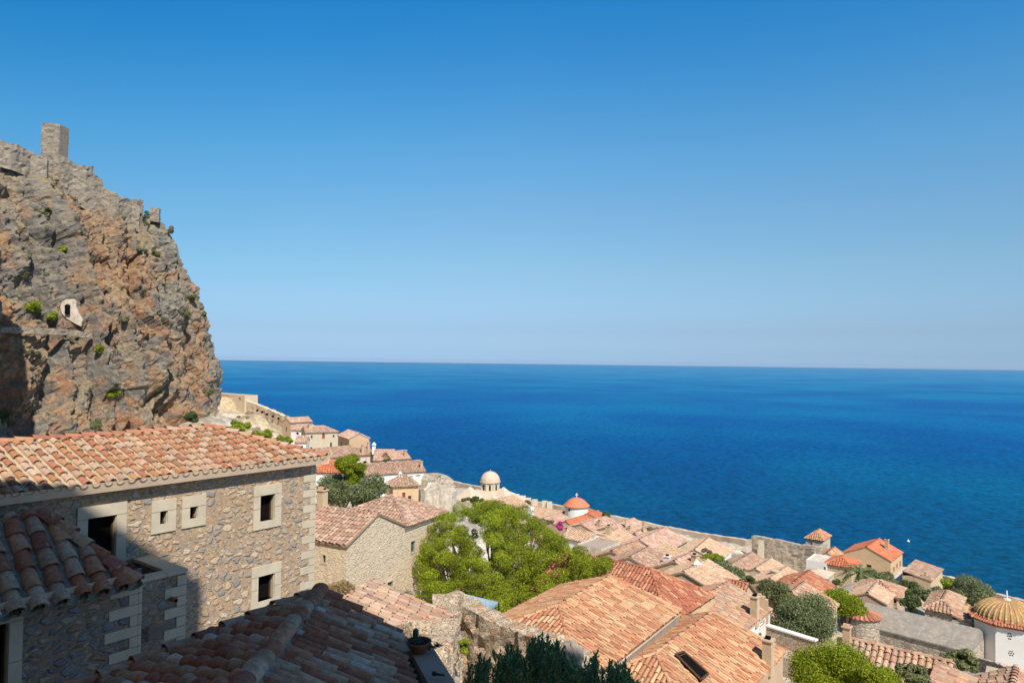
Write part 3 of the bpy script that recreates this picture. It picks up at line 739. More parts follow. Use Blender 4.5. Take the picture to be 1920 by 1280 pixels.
H('white_gabled_house', 'house with grey-pink roof and high cream end wall near the sea front', (1242, 1037, 92), B=(1288, 1012), W=8, rise=1.6, wall='cream', pal='pink', wh=5.5, sp=.34)
H('tan_lean_to', 'low tan lean-to in front of the high cream end wall', (1263, 1052, 84), Lh=5, W=4.5, roof='shed', rise=.7, wall='cream', pal='tan', wh=4, sp=.34)
H('seafront_house', 'wide tan roofed house with white end wall next to the empty sea front', (1348, 1053, 100), B=(1371, 1029), W=8.5, rise=1.6, wall='white', pal='tan', wh=5, sp=.34)
H('flat_roofed_house', 'house with smooth mauve flat roof above the right tip of the pine', (1128, 1028, 88), Lh=4.5, W=4.5, roof='flat', wall='oldwhite', wh=4.5)
H('tan_terrace_house', 'tan roofed house with small white wall at the upper right of the pine', (1098, 1016, 95), Lh=5, W=5, ridge='W', rise=.9, wall='white', pal='tan', wh=4.5, sp=.34)
H('dotted_roof_house', 'pale yellowish roofed house with white square chimney left of the mauve-grey tree', (1155, 1026, 96), B=(1192, 1006), W=6.5, rise=1.1, wall='oldwhite', pal='tan', wh=4.5, sp=.34, chims=[(1141, 1002, 1.2, .7, 'box', M_cream)])
H('front_row_house', 'pink roofed house right behind the round shrub on the sea front', (1120, 1000, 118), Lh=8, W=8, rise=1.4, wall='pink', pal='pink', wh=4.5, sp=.36, chims=[(1123, 988, 1.0, .6, 'box', M_pink), (1148, 996, .9, .5, 'box', M_pink)])
H('end_row_house', 'pink roofed house at the end of the row with two slim chimneys', (1168, 1001, 116), Lh=8, W=6, rise=1.2, wall='pink', pal='pink', wh=4.5, sp=.36, chims=[(1174, 991, 1.6, .5, 'round', M_cream), (1180, 996, .7, .5, 'box', M_cream)])
H('corner_house', 'small tan roofed house with slim pink chimney beside the oleander bush', (1212, 1013, 108), Lh=5, W=5, rise=1.0, wall='cream', pal='tan', wh=4.5, sp=.36, chims=[(1207, 999, 1.7, .45, 'round', M_pink)])
# --- round the two domed churches
H('bell_gable_chapel', 'chapel with orange roof and a bell gable beside the bougainvillea', (1080, 992, 128), Lh=7, W=5.5, ridge='L', rise=1.5, wall='cream', pal='bright', wh=5, sp=.36, wins=[(1083, 996, 1086, 1002, 'plain')])
H('bell_tower', 'narrow cream bell gable standing in front of the orange chapel roof', (1075, 998, 120), Lh=1.0, W=1.6, rise=.8, ridge='W', wall='cream', pal='tan', wh=4.5, sp=.3, cat='bell gable', group=None)
H('long_pink_house', 'long smooth pinkish roof running down from the battlements', (1048, 976, 150), Lh=7, W=12, ridge='W', rise=1.6, wall='pink', pal='tan', wh=5, sp=.38)
H('dappled_house', 'dappled pink roof just above the pine crown left of the bell gable', (1045, 985, 135), Lh=6, W=8, rise=1.2, wall='pink', pal='pink', wh=5, sp=.38)
H('red_gable_house', 'reddish roof peeping over the top of the big pine below the beige church', (945, 957, 125), Lh=7, W=8, rise=1.6, wall='cream', pal='tan', wh=5, sp=.38)
# --- right hand side
H('round_chimney_house', 'tan roofed house with thick round chimney and ochre yard wall', (1485, 1108, 72), Lh=5.5, W=5.5, rise=1.1, wall='cream', pal='tan', wh=4, sp=.3, chims=[(1452, 1097, 1.5, .8, 'round', M_cream)])
H('ridge_roof_house', 'brown roof with pale ridge leading up to the ruined wall buttress', (1398, 1085, 88), Lh=9, W=6, rise=1.3, wall='oldwhite', pal='brown', wh=5, sp=.34)
H('broad_tan_house', 'broad low tan roof below the long ruined wall', (1447, 1083, 88), Lh=6, W=5, rise=1.0, wall='oldwhite', pal='tan', wh=4, sp=.34)
H('small_red_house', 'low red and brown roof between two dark green trees', (1532, 1122, 66), Lh=5.5, W=5.5, rise=1.2, wall='pink', pal='red', wh=4.5, sp=.3)
H('olive_side_house', 'house with weathered gable roof and yellow wall right of the large olive', (1547, 1152, 55), Lh=3.5, W=5, rise=1.2, wall='cream', pal='mix', wh=5, sp=.28)
H('striped_roof_house', 'house with long striped tile roof and cream end wall above the grey vault', (1682, 1120, 80), Lh=4.5, W=5.6, roof='hip', rise=1.3, wall='cream', pal='mix', wh=5, sp=.36, wins=[(1676, 1124, 1680, 1130, 'plain')])
H('inner_pink_house', 'smooth orange-pink roof enclosed in front of the long striped roof', (1660, 1131, 70), Lh=4, W=4, rise=.9, wall='pink', pal='tan', wh=4, sp=.34)
H('ribbed_roof_house', 'stone house with boldly ribbed brown roof left of the dome', (1792, 1150, 72), Lh=6.5, W=3.4, ridge='L', roof='hip', rise=1.0, wall='greyrub', pal='mix', wh=4.5, sp=.34)
H('porch_roof', 'small ribbed lean-to roof against the domed church', (1822, 1168, 63), Lh=2.4, W=1.8, roof='shed', rise=.5, wall='stone', pal='mix', wh=4, sp=.3)
rh = H('red_roof_house', 'tall cream house with smooth bright red roof by the sea', (1670, 1051, 125), B=(1692, 1034), C=(1580, 1036), rise=1.75, wall='ochre', pal='bright', wh=6.5, sp=.4, row=.5, seg=3, tilelift=.01,
  wins=[(1674, 1062, 1677, 1072, 'plain'), (1680, 1056, 1683, 1066, 'plain'), (1686, 1051, 1689, 1062, 'plain'), (1625, 1058, 1634, 1066, 'brown')], chims=[(1649, 1043, 1.8, .6, 'box', M_cream), (1663, 1030, 1.8, .6, 'box', M_cream)])
H('brown_monopitch_house', 'brown roofed house at the sea edge beside the white terrace', (1745, 1088, 104), B=(1767, 1066), W=4.6, roof='shed', rise=.9, wall='cream', pal='brown', wh=5, sp=.36, chims=[(1736, 1084, .9, .4, 'round', M_cream)])
H('tiled_cottage', 'cream cottage with small red ribbed roof and one window behind the palm', (1597, 1064, 114), Lh=5, W=5, roof='hip', rise=1.2, wall='cream', pal='bright', wh=4.5, sp=.4, wins=[(1584, 1068, 1588, 1074, 'plain')])
H('whitewashed_house', 'flat whitewashed house with blue-grey side beside the ruined wall', (1550, 1055, 116), Lh=5, W=4, roof='flat', roofmat=M_whiteold, wall='white', wh=5, wins=[(1553, 1060, 1557, 1072, 'brown'), (1545, 1062, 1548, 1072, 'plain')])
H('tan_cottage', 'small tan roofed cottage between the ruin tower and the red roof', (1567, 1047, 126), Lh=5, W=3.6, rise=1.1, wall='white', pal='orange', wh=4, sp=.4)
H('courtyard_house', 'low pale screed roof in front of the whitewashed house', (1550, 1083, 104), Lh=4, W=4.5, roof='hip', rise=.7, wall='stone', pal='tan', wh=3, roofmat=M_paleroof)
H('sea_tower', 'square stone tower with hipped tan roof at the end of the ruined wall', (1543, 1012, 138), Lh=5.2, C=(1507, 1009), roof='hip', rise=1.25, wall='stone', pal='orange', wh=8, sp=.4, cat='tower', group=None, wins=[(1520, 1017, 1523, 1021, 'plain'), (1548, 1020, 1550, 1027, 'plain')])
H('bottom_ribbed_house', 'long house with heavy ribbed tiles crossing the lower right corner', (1772, 1322, 36.5), C=(1588, 1254), Lh=4.6, ridge='W', rise=1.45, wall='oldwhite', pal='mix', wh=4, sp=.33, row=.45, seg=5, chims=[(1588, 1199, .7, .38, 'tiled', M_pink), (1762, 1272, .6, .4, 'tiled', M_cream)])
H('corner_shed', 'tiled shed with mossy dark tiles at the bottom right', (1862, 1332, 33), Lh=3, W=2.6, roof='shed', rise=.6, wall='cream', pal='mix', wh=3, sp=.3, seg=5)
H('edge_house', 'pinkish ribbed roof cut by the bottom right corner', (1985, 1372, 31), Lh=4, W=3.4, rise=1.0, wall='cream', pal='mix', wh=3, sp=.34, seg=5)
# --- far left slope of the town
H('grey_stone_house', 'grey stone house with pink roof and tall red shuttered window on the far slope', (573, 811, 150), B=(634, 809), W=6, roof='hip', hipA=0, hipB=2.5, rise=1.4, wall='stone', pal='pink', wh=5, sp=.4, seg=3,
  wins=[(604, 812, 609, 822, 'red'), (583, 816, 586, 821, 'plain'), (624, 815, 627, 819, 'plain'), (582, 838, 585, 844, 'plain'), (619, 829, 622, 842, 'plain')], chims=[(582, 803, .9, .7, 'box', M_cream)])
H('terraced_house', 'pink stepped house with gable right of the grey stone house', (634, 815, 146), B=(655, 822), W=5, yaw=None, rise=1.2, wall='pink', pal='pink', wh=4, sp=.4, seg=3, chims=[(661, 824, 1.2, .7, 'box', M_cream)])
H('wall_end_house', 'narrow pink house with chimney where the far wall ends', (545, 792, 166), Lh=6, W=4, rise=1.2, wall='pink', pal='pink', wh=5, sp=.4, seg=3, chims=[(536, 790, 1.2, .6, 'box', M_pink)])
H('upper_cottage', 'white fronted cottage with one dark window left of the grey stone house', (546, 805, 158), B=(566, 806), W=5, rise=1.2, wall='white', pal='pink', wh=4, sp=.4, seg=3, wins=[(555, 810, 560, 815, 'plain')])
H('lower_cottage', 'white walled cottage with toothed eaves below the far slope', (553, 829, 142), B=(574, 829), W=5, rise=1.3, wall='white', pal='pink', wh=4, sp=.4, seg=3)
H('brown_long_house', 'long brown tiled roof above the small pine', (572, 862, 118), B=(672, 852), W=6, rise=1.7, wall='stone', pal='brown', wh=4.5, sp=.38, seg=3)
H('pale_green_house', 'pale green walled house with two tall chimneys right of the small pine', (668, 853, 128), B=(700, 851), W=5, roof='gable', rise=1.3, wall='oldwhite', pal='brown', wh=4, sp=.38, seg=3, chims=[(680, 851, 1.6, .6, 'round', M_pink), (691, 844, 1.4, .6, 'round', M_pink)])
H('white_cap_house', 'pink dappled roof with a white capped chimney on the skyline', (700, 862, 126), B=(737, 862), W=6, rise=1.9, wall='pink', pal='pink', wh=4, sp=.38, seg=3, chims=[(701, 846, .9, .6, 'cone', M_white)])
H('skyline_house', 'pink roof with one round chimney jutting against the sea', (735, 861, 124), B=(770, 858), W=5, rise=1.4, wall='cream', pal='pink', wh=4, sp=.38, seg=3, chims=[(760, 856, 1.1, .6, 'round', M_pink)])
H('red_tiled_cottage', 'cottage with neat orange-red tiles beside the corner of the large stone house', (585, 884, 96), B=(643, 884), W=5, roof='hip', rise=1.7, wall='white', pal='bright', wh=4, sp=.36, seg=4)
H('long_white_house', 'long white house with wide brown roof above the red door house', (686, 890, 110), B=(798, 882), W=6, rise=1.7, wall='white', pal='brown', wh=5.5, sp=.36, seg=4, wins=[(766, 892, 774, 894, 'plain'), (779, 890, 788, 892, 'plain'), (702, 896, 707, 906, 'red')], chims=[(790, 878, 1.1, .5, 'round', M_pink)])
H('red_door_house', 'beige house with pyramid roof, white capped chimney and orange-red door', (737, 911, 92), B=(785, 909), W=4.5, roof='hip', rise=1.5, wall='ochre', pal='brown', wh=4.5, sp=.34, seg=4, wins=[(754, 923, 760, 934, 'red'), (765, 929, 771, 937, 'brown')], chims=[(750, 909, 1.2, .4, 'cone', M_white)])
H('beige_annexe', 'low beige annexe with small window left of the red door', (722, 915, 93), B=(737, 915), W=3.5, roof='flat', wall='ochre', wh=4, wins=[(726, 925, 730, 934, 'brown')])

# --- beige domed church (walls, pyramid roofs, drum, dome)
def cyl_roof(mb, c, prof, n=28, col=(.6, .5, .4)):
    for (r0, z0), (r1, z1) in zip(prof[:-1], prof[1:]): mb.cyl(c, max(r0, .001), max(r1, .001), z0, z1, n, col, cap=False)
c0 = P(919, 917, 180); zc = c0[2]; GP.append((c0[0], c0[1], zc-7))
root = thing('domed_church', 'beige stone church with round drum and smooth dome at the sea wall', 'church', (c0[0], c0[1], zc-7)); org = np.array(root.location)
d3 = np.array([.62, .785, 0]); n3 = np.array([-.785, .62, 0])
mb = MB()
o = c0-d3*6-n3*8; mb.box(o-[0, 0, 8], d3*12, n3*16, [0, 0, 5.6])
mb.build('nave', M_cream, root, org)
mb = MB()
b0 = [c0+d3*sx*6.2+n3*sy*8.2-[0, 0, 2.4] for sx, sy in ((-1, -1), (1, -1), (1, 1), (-1, 1))]
t0 = [c0+d3*sx*2.6+n3*sy*2.6-[0, 0, 0] for sx, sy in ((-1, -1), (1, -1), (1, 1), (-1, 1))]
for i in range(4): mb.quad(b0[i], b0[(i+1) % 4], t0[(i+1) % 4], t0[i])
mb.poly(t0); mb.build('roof', M_paleroof, root, org)
for (px, py, hh, wd) in ((881, 935, 3.0, 4.2), (944, 935, 2.9, 3.8)):
    p = P(px, py, 176); mb = MB(); mb.cyl(p, wd, .15, p[2], p[2]+hh, 4, ph=R(51.7+45)); mb.cyl(p, wd, wd, p[2]-3, p[2], 4, ph=R(51.7+45)); mb.build('pyramid_roof', M_paleroof, root, org)
mb = MB(); mb.cyl(c0, 2.35, 2.35, zc-1, zc+1.9, 8, cap=False, ph=R(22.5)); mb.cyl(c0, 2.6, 2.6, zc+1.85, zc+2.15, 16)
for k in range(8):
    a = R(22.5)+k*math.pi/4; mb.tube([c0+[2.35*math.cos(a), 2.35*math.sin(a), -.5], c0+[2.35*math.cos(a), 2.35*math.sin(a), 1.9]], [.18, .18], 6)
mb.build('drum', M_stone, root, org)
for k in range(8):
    a = k*math.pi/4; rd = np.array([math.cos(a), math.sin(a), 0]); tn = np.array([-rd[1], rd[0], 0]); pc = c0+rd*2.19
    mb = MB(); mb.box(pc-tn*.22, tn*.44, rd*.02, [0, 0, 1.1]); mb.tube([pc+[0, 0, 1.1], pc+rd*.02+[0, 0, 1.1]], [.22, .22], 12); mb.build('window', M_dark, root, org)
mb = MB(); cyl_roof(mb, c0, [(2.45*math.cos(t), zc+2.15+2.4*math.sin(t)) for t in np.linspace(0, math.pi/2, 9)]); mb.cyl(c0, .15, .05, zc+4.5, zc+4.95, 8); mb.build('dome', M_paleroof, root, org, smooth=True)
# --- gable with arch to the right of it
H('arched_gable', 'cream gable wall with round arched opening above the pine top', (968, 962, 155), Lh=4, W=4.5, rise=2.2, wall='cream', pal='tan', wh=5, roofmat=M_paleroof, cat='chapel', group=None, wins=[(963, 948, 966, 955, 'plain')])
H('square_turret', 'small square whitewashed turret right of the arched gable', (988, 952, 148), Lh=2.4, W=2.4, roof='flat', wall='white', wh=6, cat='turret', group=None)

# --- white church with red dome
c1 = P(1081, 963, 150); z1 = c1[2]; GP.append((c1[0], c1[1], z1-4)); GP.append((c1[0]+4, c1[1]+4, z1-5))
root = thing('white_chapel', 'small white round chapel with shallow red dome and cross', 'chapel', (c1[0], c1[1], z1-4)); org = np.array(root.location)
mb = MB(); mb.cyl(c1, 2.45, 2.45, z1-3, z1+1.75, 28); mb.build('drum', M_white, root, org, smooth=False)
mb = MB(); cyl_roof(mb, c1, [(2.75, z1+1.7), (2.75, z1+1.85), (2.3, z1+2.25), (1.7, z1+2.85), (1.0, z1+3.25), (.4, z1+3.4), (.01, z1+3.45)], 28, (.6, .22, .13)); mb.build('dome', M_tile, root, org, smooth=True)
mb = MB(); mb.box(c1+[-.06, -.06, 3.4], [.12, 0, 0], [0, .12, 0], [0, 0, 1.0]); mb.box(c1+[-.3, -.05, 3.95], [.6, 0, 0], [0, .1, 0], [0, 0, .12]); mb.build('cross', M_white, root, org)
mb = MB(); mb.box(c1+[-1.9, -2.35, 1.0], [.3, 0, 0], [0, .1, 0], [0, 0, .6]); mb.build('window', M_dark, root, org)
H('chapel_annexe', 'white annexe with orange roof attached right of the round chapel', (1118, 971, 146), Lh=4, W=5, rise=.8, wall='white', pal='bright', wh=3.5, sp=.4, cat='annexe', group=None)
H('chapel_back_annexe', 'smaller white annexe with red roof behind the round chapel', (1103, 963, 152), Lh=3.5, W=3, roof='shed', rise=.6, wall='white', pal='bright', wh=3.5, sp=.4, cat='annexe', group=None)

# --- domed church on the right edge (octagon, ribbed dome)
oc = P(1888, 1139, 62); oz = -21.5; oc[2] = oz; GP.append((oc[0], oc[1], oz-6)); GP.append((oc[0]-3, oc[1]-5, oz-6))
root = thing('octagonal_church', 'white octagonal church with ribbed orange and green-gold tile dome at the right edge', 'church', (oc[0], oc[1], oz-6)); org = np.array(root.location)
mb = MB(); RO = 2.6; mb.cyl(oc, RO, RO, oz-8, oz-.05, 8, ph=R(-143)); mb.build('wall', M_white, root, org)
mb = MB(); mb.cyl(oc, RO+.22, RO+.2, oz-.16, oz-.05, 8, (.45, .2, .12), ph=R(-143))
V = [oc+[(RO+.28)*math.cos(R(-143+45*k)), (RO+.28)*math.sin(R(-143+45*k)), 0.0] for k in range(8)]; V2 = [oc+[2.3*math.cos(R(-143+45*k)), 2.3*math.sin(R(-143+45*k)), .3] for k in range(8)]
for k in range(8):
    pl_ = [V[k], V[(k+1) % 8], V2[(k+1) % 8], V2[k]]; mb.poly(pl_, (.45, .2, .12)); tile_plane(mb, pl_, 'red', .22, .35, seg=4)
for k in range(8): ridge_tiles(mb, V[k], V2[k], 'red', .13, .4)
mb.build('eaves_roof', M_tile, root, org)
mb = MB(); prof = [(2.35*math.cos(t), oz+.2+1.4*math.sin(t)) for t in np.linspace(0, math.pi/2, 10)]
cyl_roof(mb, oc, prof, 40, (.42, .25, .12))
NR = 34
for k in range(NR):
    a = 2*math.pi*k/NR; pts = [oc+np.array([r_*math.cos(a), r_*math.sin(a), z_-oz]) for r_, z_ in prof[:-2]]
    for i in range(len(pts)-1):
        A_ = pts[i][None]; B_ = pts[i+1][None]
        cc = np.array([[(.6, .38, .17), (.58, .42, .2), (.52, .26, .13), (.42, .34, .17)][rng.integers(4)]]); upv = unit([math.cos(a), math.sin(a), .8])[None]
        barrel(mb, A_, B_, -.007*i+.1, .093-.007*i, upv, cc, 4, .0)
mb.cyl(oc, .35, .25, oz+1.55, oz+1.68, 12, (.6, .6, .6)); mb.build('dome', M_tile, root, org)
mb = MB(); mb.box(oc+[-.04, -.04, 1.6], [.08, 0, 0], [0, .08, 0], [0, 0, .75]); mb.box(oc+[-.05, -.035, 2.05], [.1, 0, 0], [0, .07, 0], [0, 0, .08]); mb.build('cross', M_white, root, org)
# pierced windows on the lit face
va = oc+[RO*math.cos(R(-143)), RO*math.sin(R(-143)), 0]; vb = oc+[RO*math.cos(R(-98)), RO*math.sin(R(-98)), 0]
fd = unit(vb-va); fo = np.array([fd[1], -fd[0], 0])
if np.dot(fo, va) > 0: fo = -fo
for px, py, shp in ((1893, 1192, 'oval'), (1896, 1224, 'round')):
    s, zz, k = face_hit(va, fd[:2], oz, px, py); pc = va+fd*s; pc = np.array([pc[0], pc[1], zz])
    mb = MB(); offs = [(0, 0)]+[(math.cos(t), math.sin(t)) for t in np.arange(6)*math.pi/3]
    for ox, oy in offs:
        q0 = pc+fd*ox*(.12 if shp == 'oval' else .16)+np.array([0, 0, oy*(.24 if shp == 'oval' else .19)])-fo*.02
        mb.tube([q0, q0+fo*.03], [.055, .055], 8)
    mb.build('pierced_window', M_dark, root, org)
# --- its grey rendered nave
gA = P(1822, 1222, 58.5); gd = unit([.71, .70, 0]); gn = np.array([-gd[1], gd[0], 0])
root = thing('vaulted_nave', 'long grey rendered church nave with stepped roof and crumbling edge', 'church', (gA[0], gA[1], gA[2]-6)); org = np.array(root.location); GP.append((gA[0]-2, gA[1]+4, gA[2]-5)); GP.append((gA[0]-4, gA[1]+0, gA[2]-5))
Lg = 9.0; mb = MB(); mb.box(gA-[0, 0, 7], gd*5, gn*Lg, [0, 0, 6.98])
A2 = gA-gd*2.6-[0, 0, 1.55]; mb.box(A2-[0, 0, 6], gd*2.6, gn*Lg, [0, 0, 5.9]); mb.build('wall', M_rub_grey, root, org)
mb = MB(); mb.add([gA-gd*.12-[0, 0, .02], gA+gd*2.5+[0, 0, 1.25], gA+gd*5.1, gA-gd*.12+gn*Lg-[0, 0, .02], gA+gd*2.5+gn*Lg+[0, 0, 1.25], gA+gd*5.1+gn*Lg], [(0, 1, 4, 3), (1, 2, 5, 4), (0, 2, 1), (3, 4, 5)])
mb.add([gA-gd*.12-[0, 0, .14], gA-gd*.12-[0, 0, .02], gA-gd*.12+gn*Lg-[0, 0, .02], gA-gd*.12+gn*Lg-[0, 0, .14]], [(0, 1, 2, 3)])
mb.build('nave_roof', M_grey, root, org)
mb = MB(); mb.add([A2-gd*.12-[0, 0, .1], A2+gd*2.6+[0, 0, .35], A2+gd*2.6+gn*Lg+[0, 0, .35], A2-gd*.12+gn*Lg-[0, 0, .1], A2-gd*.12-[0, 0, .25], A2-gd*.12+gn*Lg-[0, 0, .25]], [(0, 1, 2, 3), (4, 0, 3, 5), ]); mb.build('aisle_roof', M_grey, root, org)
mb = MB(); e0 = A2+gn*Lg; mb.add([e0-gd*.1-[0, 0, 6], e0+gd*7.7-[0, 0, 6], e0+gd*7.7+[0, 0, 1.2], e0+gd*5.1+[0, 0, 2.45], e0+gd*2.6+[0, 0, 1.3], e0+gd*2.6+[0, 0, .6], e0-gd*.1+[0, 0, .1]], [(0, 1, 2, 3, 4, 5, 6)])
V_ = np.array(mb.v)+gn*.45; mb.add(V_, [(6, 5, 4, 3, 2, 1, 0)]); n_ = 7
for i in range(n_): mb.add([mb.v[i], mb.v[(i+1) % n_], V_[(i+1) % n_], V_[i]], [(0, 3, 2, 1)])
mb.build('end_wall', M_grey, root, org)
# apse with half cone roof
ap = P(1617, 1150, 64.5)
mb = MB(); mb.cyl(ap, 1.45, 1.45, ap[2]-6, ap[2]-.1, 24); mb.build('apse', M_rub_grey, root, org)
mb = MB(); mb.cyl(ap, 1.62, .02, ap[2]-.12, ap[2]+.6, 24, (.4, .15, .1))
for k in range(24):
    a = 2*math.pi*k/24; A_ = (ap+[1.66*math.cos(a), 1.66*math.sin(a), -.1])[None]; B_ = (ap+[.25*math.cos(a),   .25*math.sin(a), .5])[None]
    barrel(mb, A_, B_, .11, .03, np.array([[0, 0, 1.]]), pick('red', 1), 4, .0)
mb.build('apse_roof', M_tile, root, org)

# ------------------------------------------------------------ rough walls
def roughwall(name, label, pts, thick, hgt, material, cat='ruined wall', amp=.22, step=.35, group=None, parts=(), tops=.35, kind=None):
    """pts: 3D top points; irregular rubble wall hanging down hgt metres"""
    pts = [np.asarray(p, float) for p in pts]; seg = []
    for a, b in zip(pts[:-1], pts[1:]):
        n = max(1, int(np.linalg.norm(b-a)/step)); seg += [a+(b-a)*i/n for i in range(n)]
    seg.append(pts[-1]); S = np.array(seg); n = len(S)
    T = np.gradient(S, axis=0)[:, :2]; T /= np.linalg.norm(T, axis=1, keepdims=True)+1e-9; Nn = np.stack([-T[:, 1], T[:, 0]], 1)
    top = S[:, 2]+tops*np.round(vnoise(S/step*.45+5.1)*2.5)/2.5*1.0+.12*vnoise(S/step*1.3)
    hh = hgt if np.ndim(hgt) else np.full(n, hgt)
    nz = max(3, int(np.max(hh)/step)); rows = []
    for side in (-1, 1):
        for j in (range(nz+1) if side == -1 else range(nz, -1, -1)):
            f = j/nz; z = (S[:, 2]-hh)*(1-f)+top*f
            q = np.stack([S[:, 0]+Nn[:, 0]*side*thick/2, S[:, 1]+Nn[:, 1]*side*thick/2, z], 1)
            dsp = fbm(q/step*.7, 3)*amp*.5
            q[:, :2] += Nn*(dsp*side)[:, None]; rows.append(q)
    Rr = np.stack(rows, 1); m_ = Rr.shape[1]; V = Rr.reshape(-1, 3)
    I = np.arange(n-1)[:, None]*m_+np.arange(m_-1)[None]; Fq = np.stack([I, I+m_, I+m_+1, I+1], -1).reshape(-1, 4)
    mb = MB(); mb.block(V, Fq, np.full((len(Fq), 3), .5))
    for e in (0, n-1): mb.poly([Rr[e, j] for j in (range(m_) if e else range(m_-1, -1, -1))])
    org = np.array([S[:, 0].mean(), S[:, 1].mean(), (S[:, 2]-hh).min()])
    o = mb.build(name, material, None, org, False); tag(o, label, cat, group)
    return o
roughwall('ruined_wall', 'crumbling sunlit rubble wall running down in front of the pine', [P(845, 1112, 27.2), P(868, 1122, 26.8), P(905, 1143, 26), P(960, 1172, 25), P(1020, 1192, 24), P(1075, 1215, 23), P(1110, 1250, 22)], .75, 6.5, M_rub_warm, tops=.08, amp=.22, step=.22)
roughwall('ruined_wall', 'broken wall stub with jagged top between lean-to roof and flower pot', [P(842, 1112, 26.2), P(832, 1140, 24.6), P(800, 1168, 23.2), P(775, 1192, 21.5)], .9, 6, M_rub_warm, tops=.25, amp=.3, step=.22)
roughwall('ruined_wall', 'stepped stub of pale stones in front of the small lime green bush', [P(845, 1165, 22.3), P(832, 1188, 20.4), P(822, 1225, 18.5), P(812, 1262, 17)], .6, 6, M_rub_warm, tops=.35, amp=.35, step=.22)
GP += [(-1, 19, -12.5), (2, 19, -13), (-3, 27, -13.5), (6, 22, -15), (-4, 34, -14.5)]
# sea wall of the town
SW = [P(792, 888, 250), P(865, 905, 232), P(905, 913, 222), P(960, 933, 212), P(1040, 945, 203), P(1100, 958, 192), P(1160, 968, 186), P(1240, 985, 178), P(1330, 1001, 168), P(1400, 1011, 160), P(1430, 1008, 158)]
for p in SW: GP.append((p[0]-2.5, p[1]-2.5, p[2]-1.1)); GP.append((p[0]-9, p[1]-9, p[2]-1.6))
sw = roughwall('sea_wall', 'long low pale sea wall separating the town from the water', SW, 1.1, 9, M_paleroof, 'sea wall', tops=.0, amp=.2, step=1.2)
so = np.array(sw.location)
for (px, py) in ((969, 934), (981, 937), (991, 940), (1003, 942), (1021, 945), (1030, 947)):
    p = P(px, py, 206.5-(px-960)*.1); mb = MB(); mb.box(p-[.75, .4, 1.2], [1.5, 0, 0], [0, .8, 0], [0, 0, 2.1+rng.uniform(0, .4)]); mb.build('merlon', M_stone, sw, so)
SW2 = [P(1578, 1050, 150), P(1700, 1063, 143), P(1740, 1072, 138), P(1800, 1085, 130), P(1868, 1112, 112), P(1925, 1126, 105), P(1990, 1150, 98)]
for p in SW2: GP.append((p[0]-2.5, p[1]-2.5, p[2]-2.0))
roughwall('sea_wall', 'low sea wall continuing behind the round shrub and the ribbed dome', SW2, 1.0, 9, M_paleroof, 'sea wall', tops=.0, amp=.2, step=1.2)
# ruined building wall with buttress and tower return
rw = [P(1411, 1003, 142), P(1440, 1008, 140), P(1480, 1015, 137.5), P(1512, 1021, 135.5), P(1530, 1024, 134)]
ro = roughwall('ruined_facade', 'tall ruined stone wall with buttress beside the square sea tower', rw, .9, 8.5, M_rub_grey, 'ruined wall', tops=.12, amp=.3, step=.5)
oo = np.array(ro.location)
GP += [(rw[0][0]-3, rw[0][1]-3, rw[0][2]-7), (rw[-1][0]-3, rw[-1][1]-4, rw[-1][2]-7)]
bt = P(1428, 1012, 139.5); wd_ = unit(rw[1]-rw[0]); wn_ = np.array([wd_[1], -wd_[0], 0]); wn_ = wn_ if np.dot(wn_, bt) < 0 else -wn_
mb = MB(); q = [bt-wd_*.5*[1, 1, 0], bt+wd_*.5*[1, 1, 0]]
mb.add([q[0], q[1], q[1]+wn_*2.4-[0, 0, 7], q[0]+wn_*2.4-[0, 0, 7], q[0]-[0, 0, 7], q[1]-[0, 0, 7]], [(0, 3, 2, 1), (0, 4, 3), (1, 2, 5)])
mb.build('buttress', M_stone, ro, oo)
rt = roughwall('ruined_facade', 'short ruined wall with tall empty arched windows in front of the sea tower', [P(1530, 1026, 134), P(1546, 1021, 138.5)], .8, 8, M_rub_grey, 'ruined wall', tops=.2, amp=.2, step=.5)
oo = np.array(rt.location); a_ = P(1530, 1030, 133.4); b_ = P(1546, 1025, 137.8); dd_ = unit((b_-a_)*[1, 1, 0]); no_ = np.array([dd_[1], -dd_[0], 0])
for k in (.28, .7):
    pc = a_+(b_-a_)*k-[0, 0, 4.3]; mb = MB(); mb.box(pc-dd_*.35, dd_*.7, no_*.35, [0, 0, 2.2]); mb.tube([pc+[0, 0, 2.2], pc+no_*.35+[0, 0, 2.2]], [.35, .35], 12); mb.build('arched_window', M_dark, rt, oo)
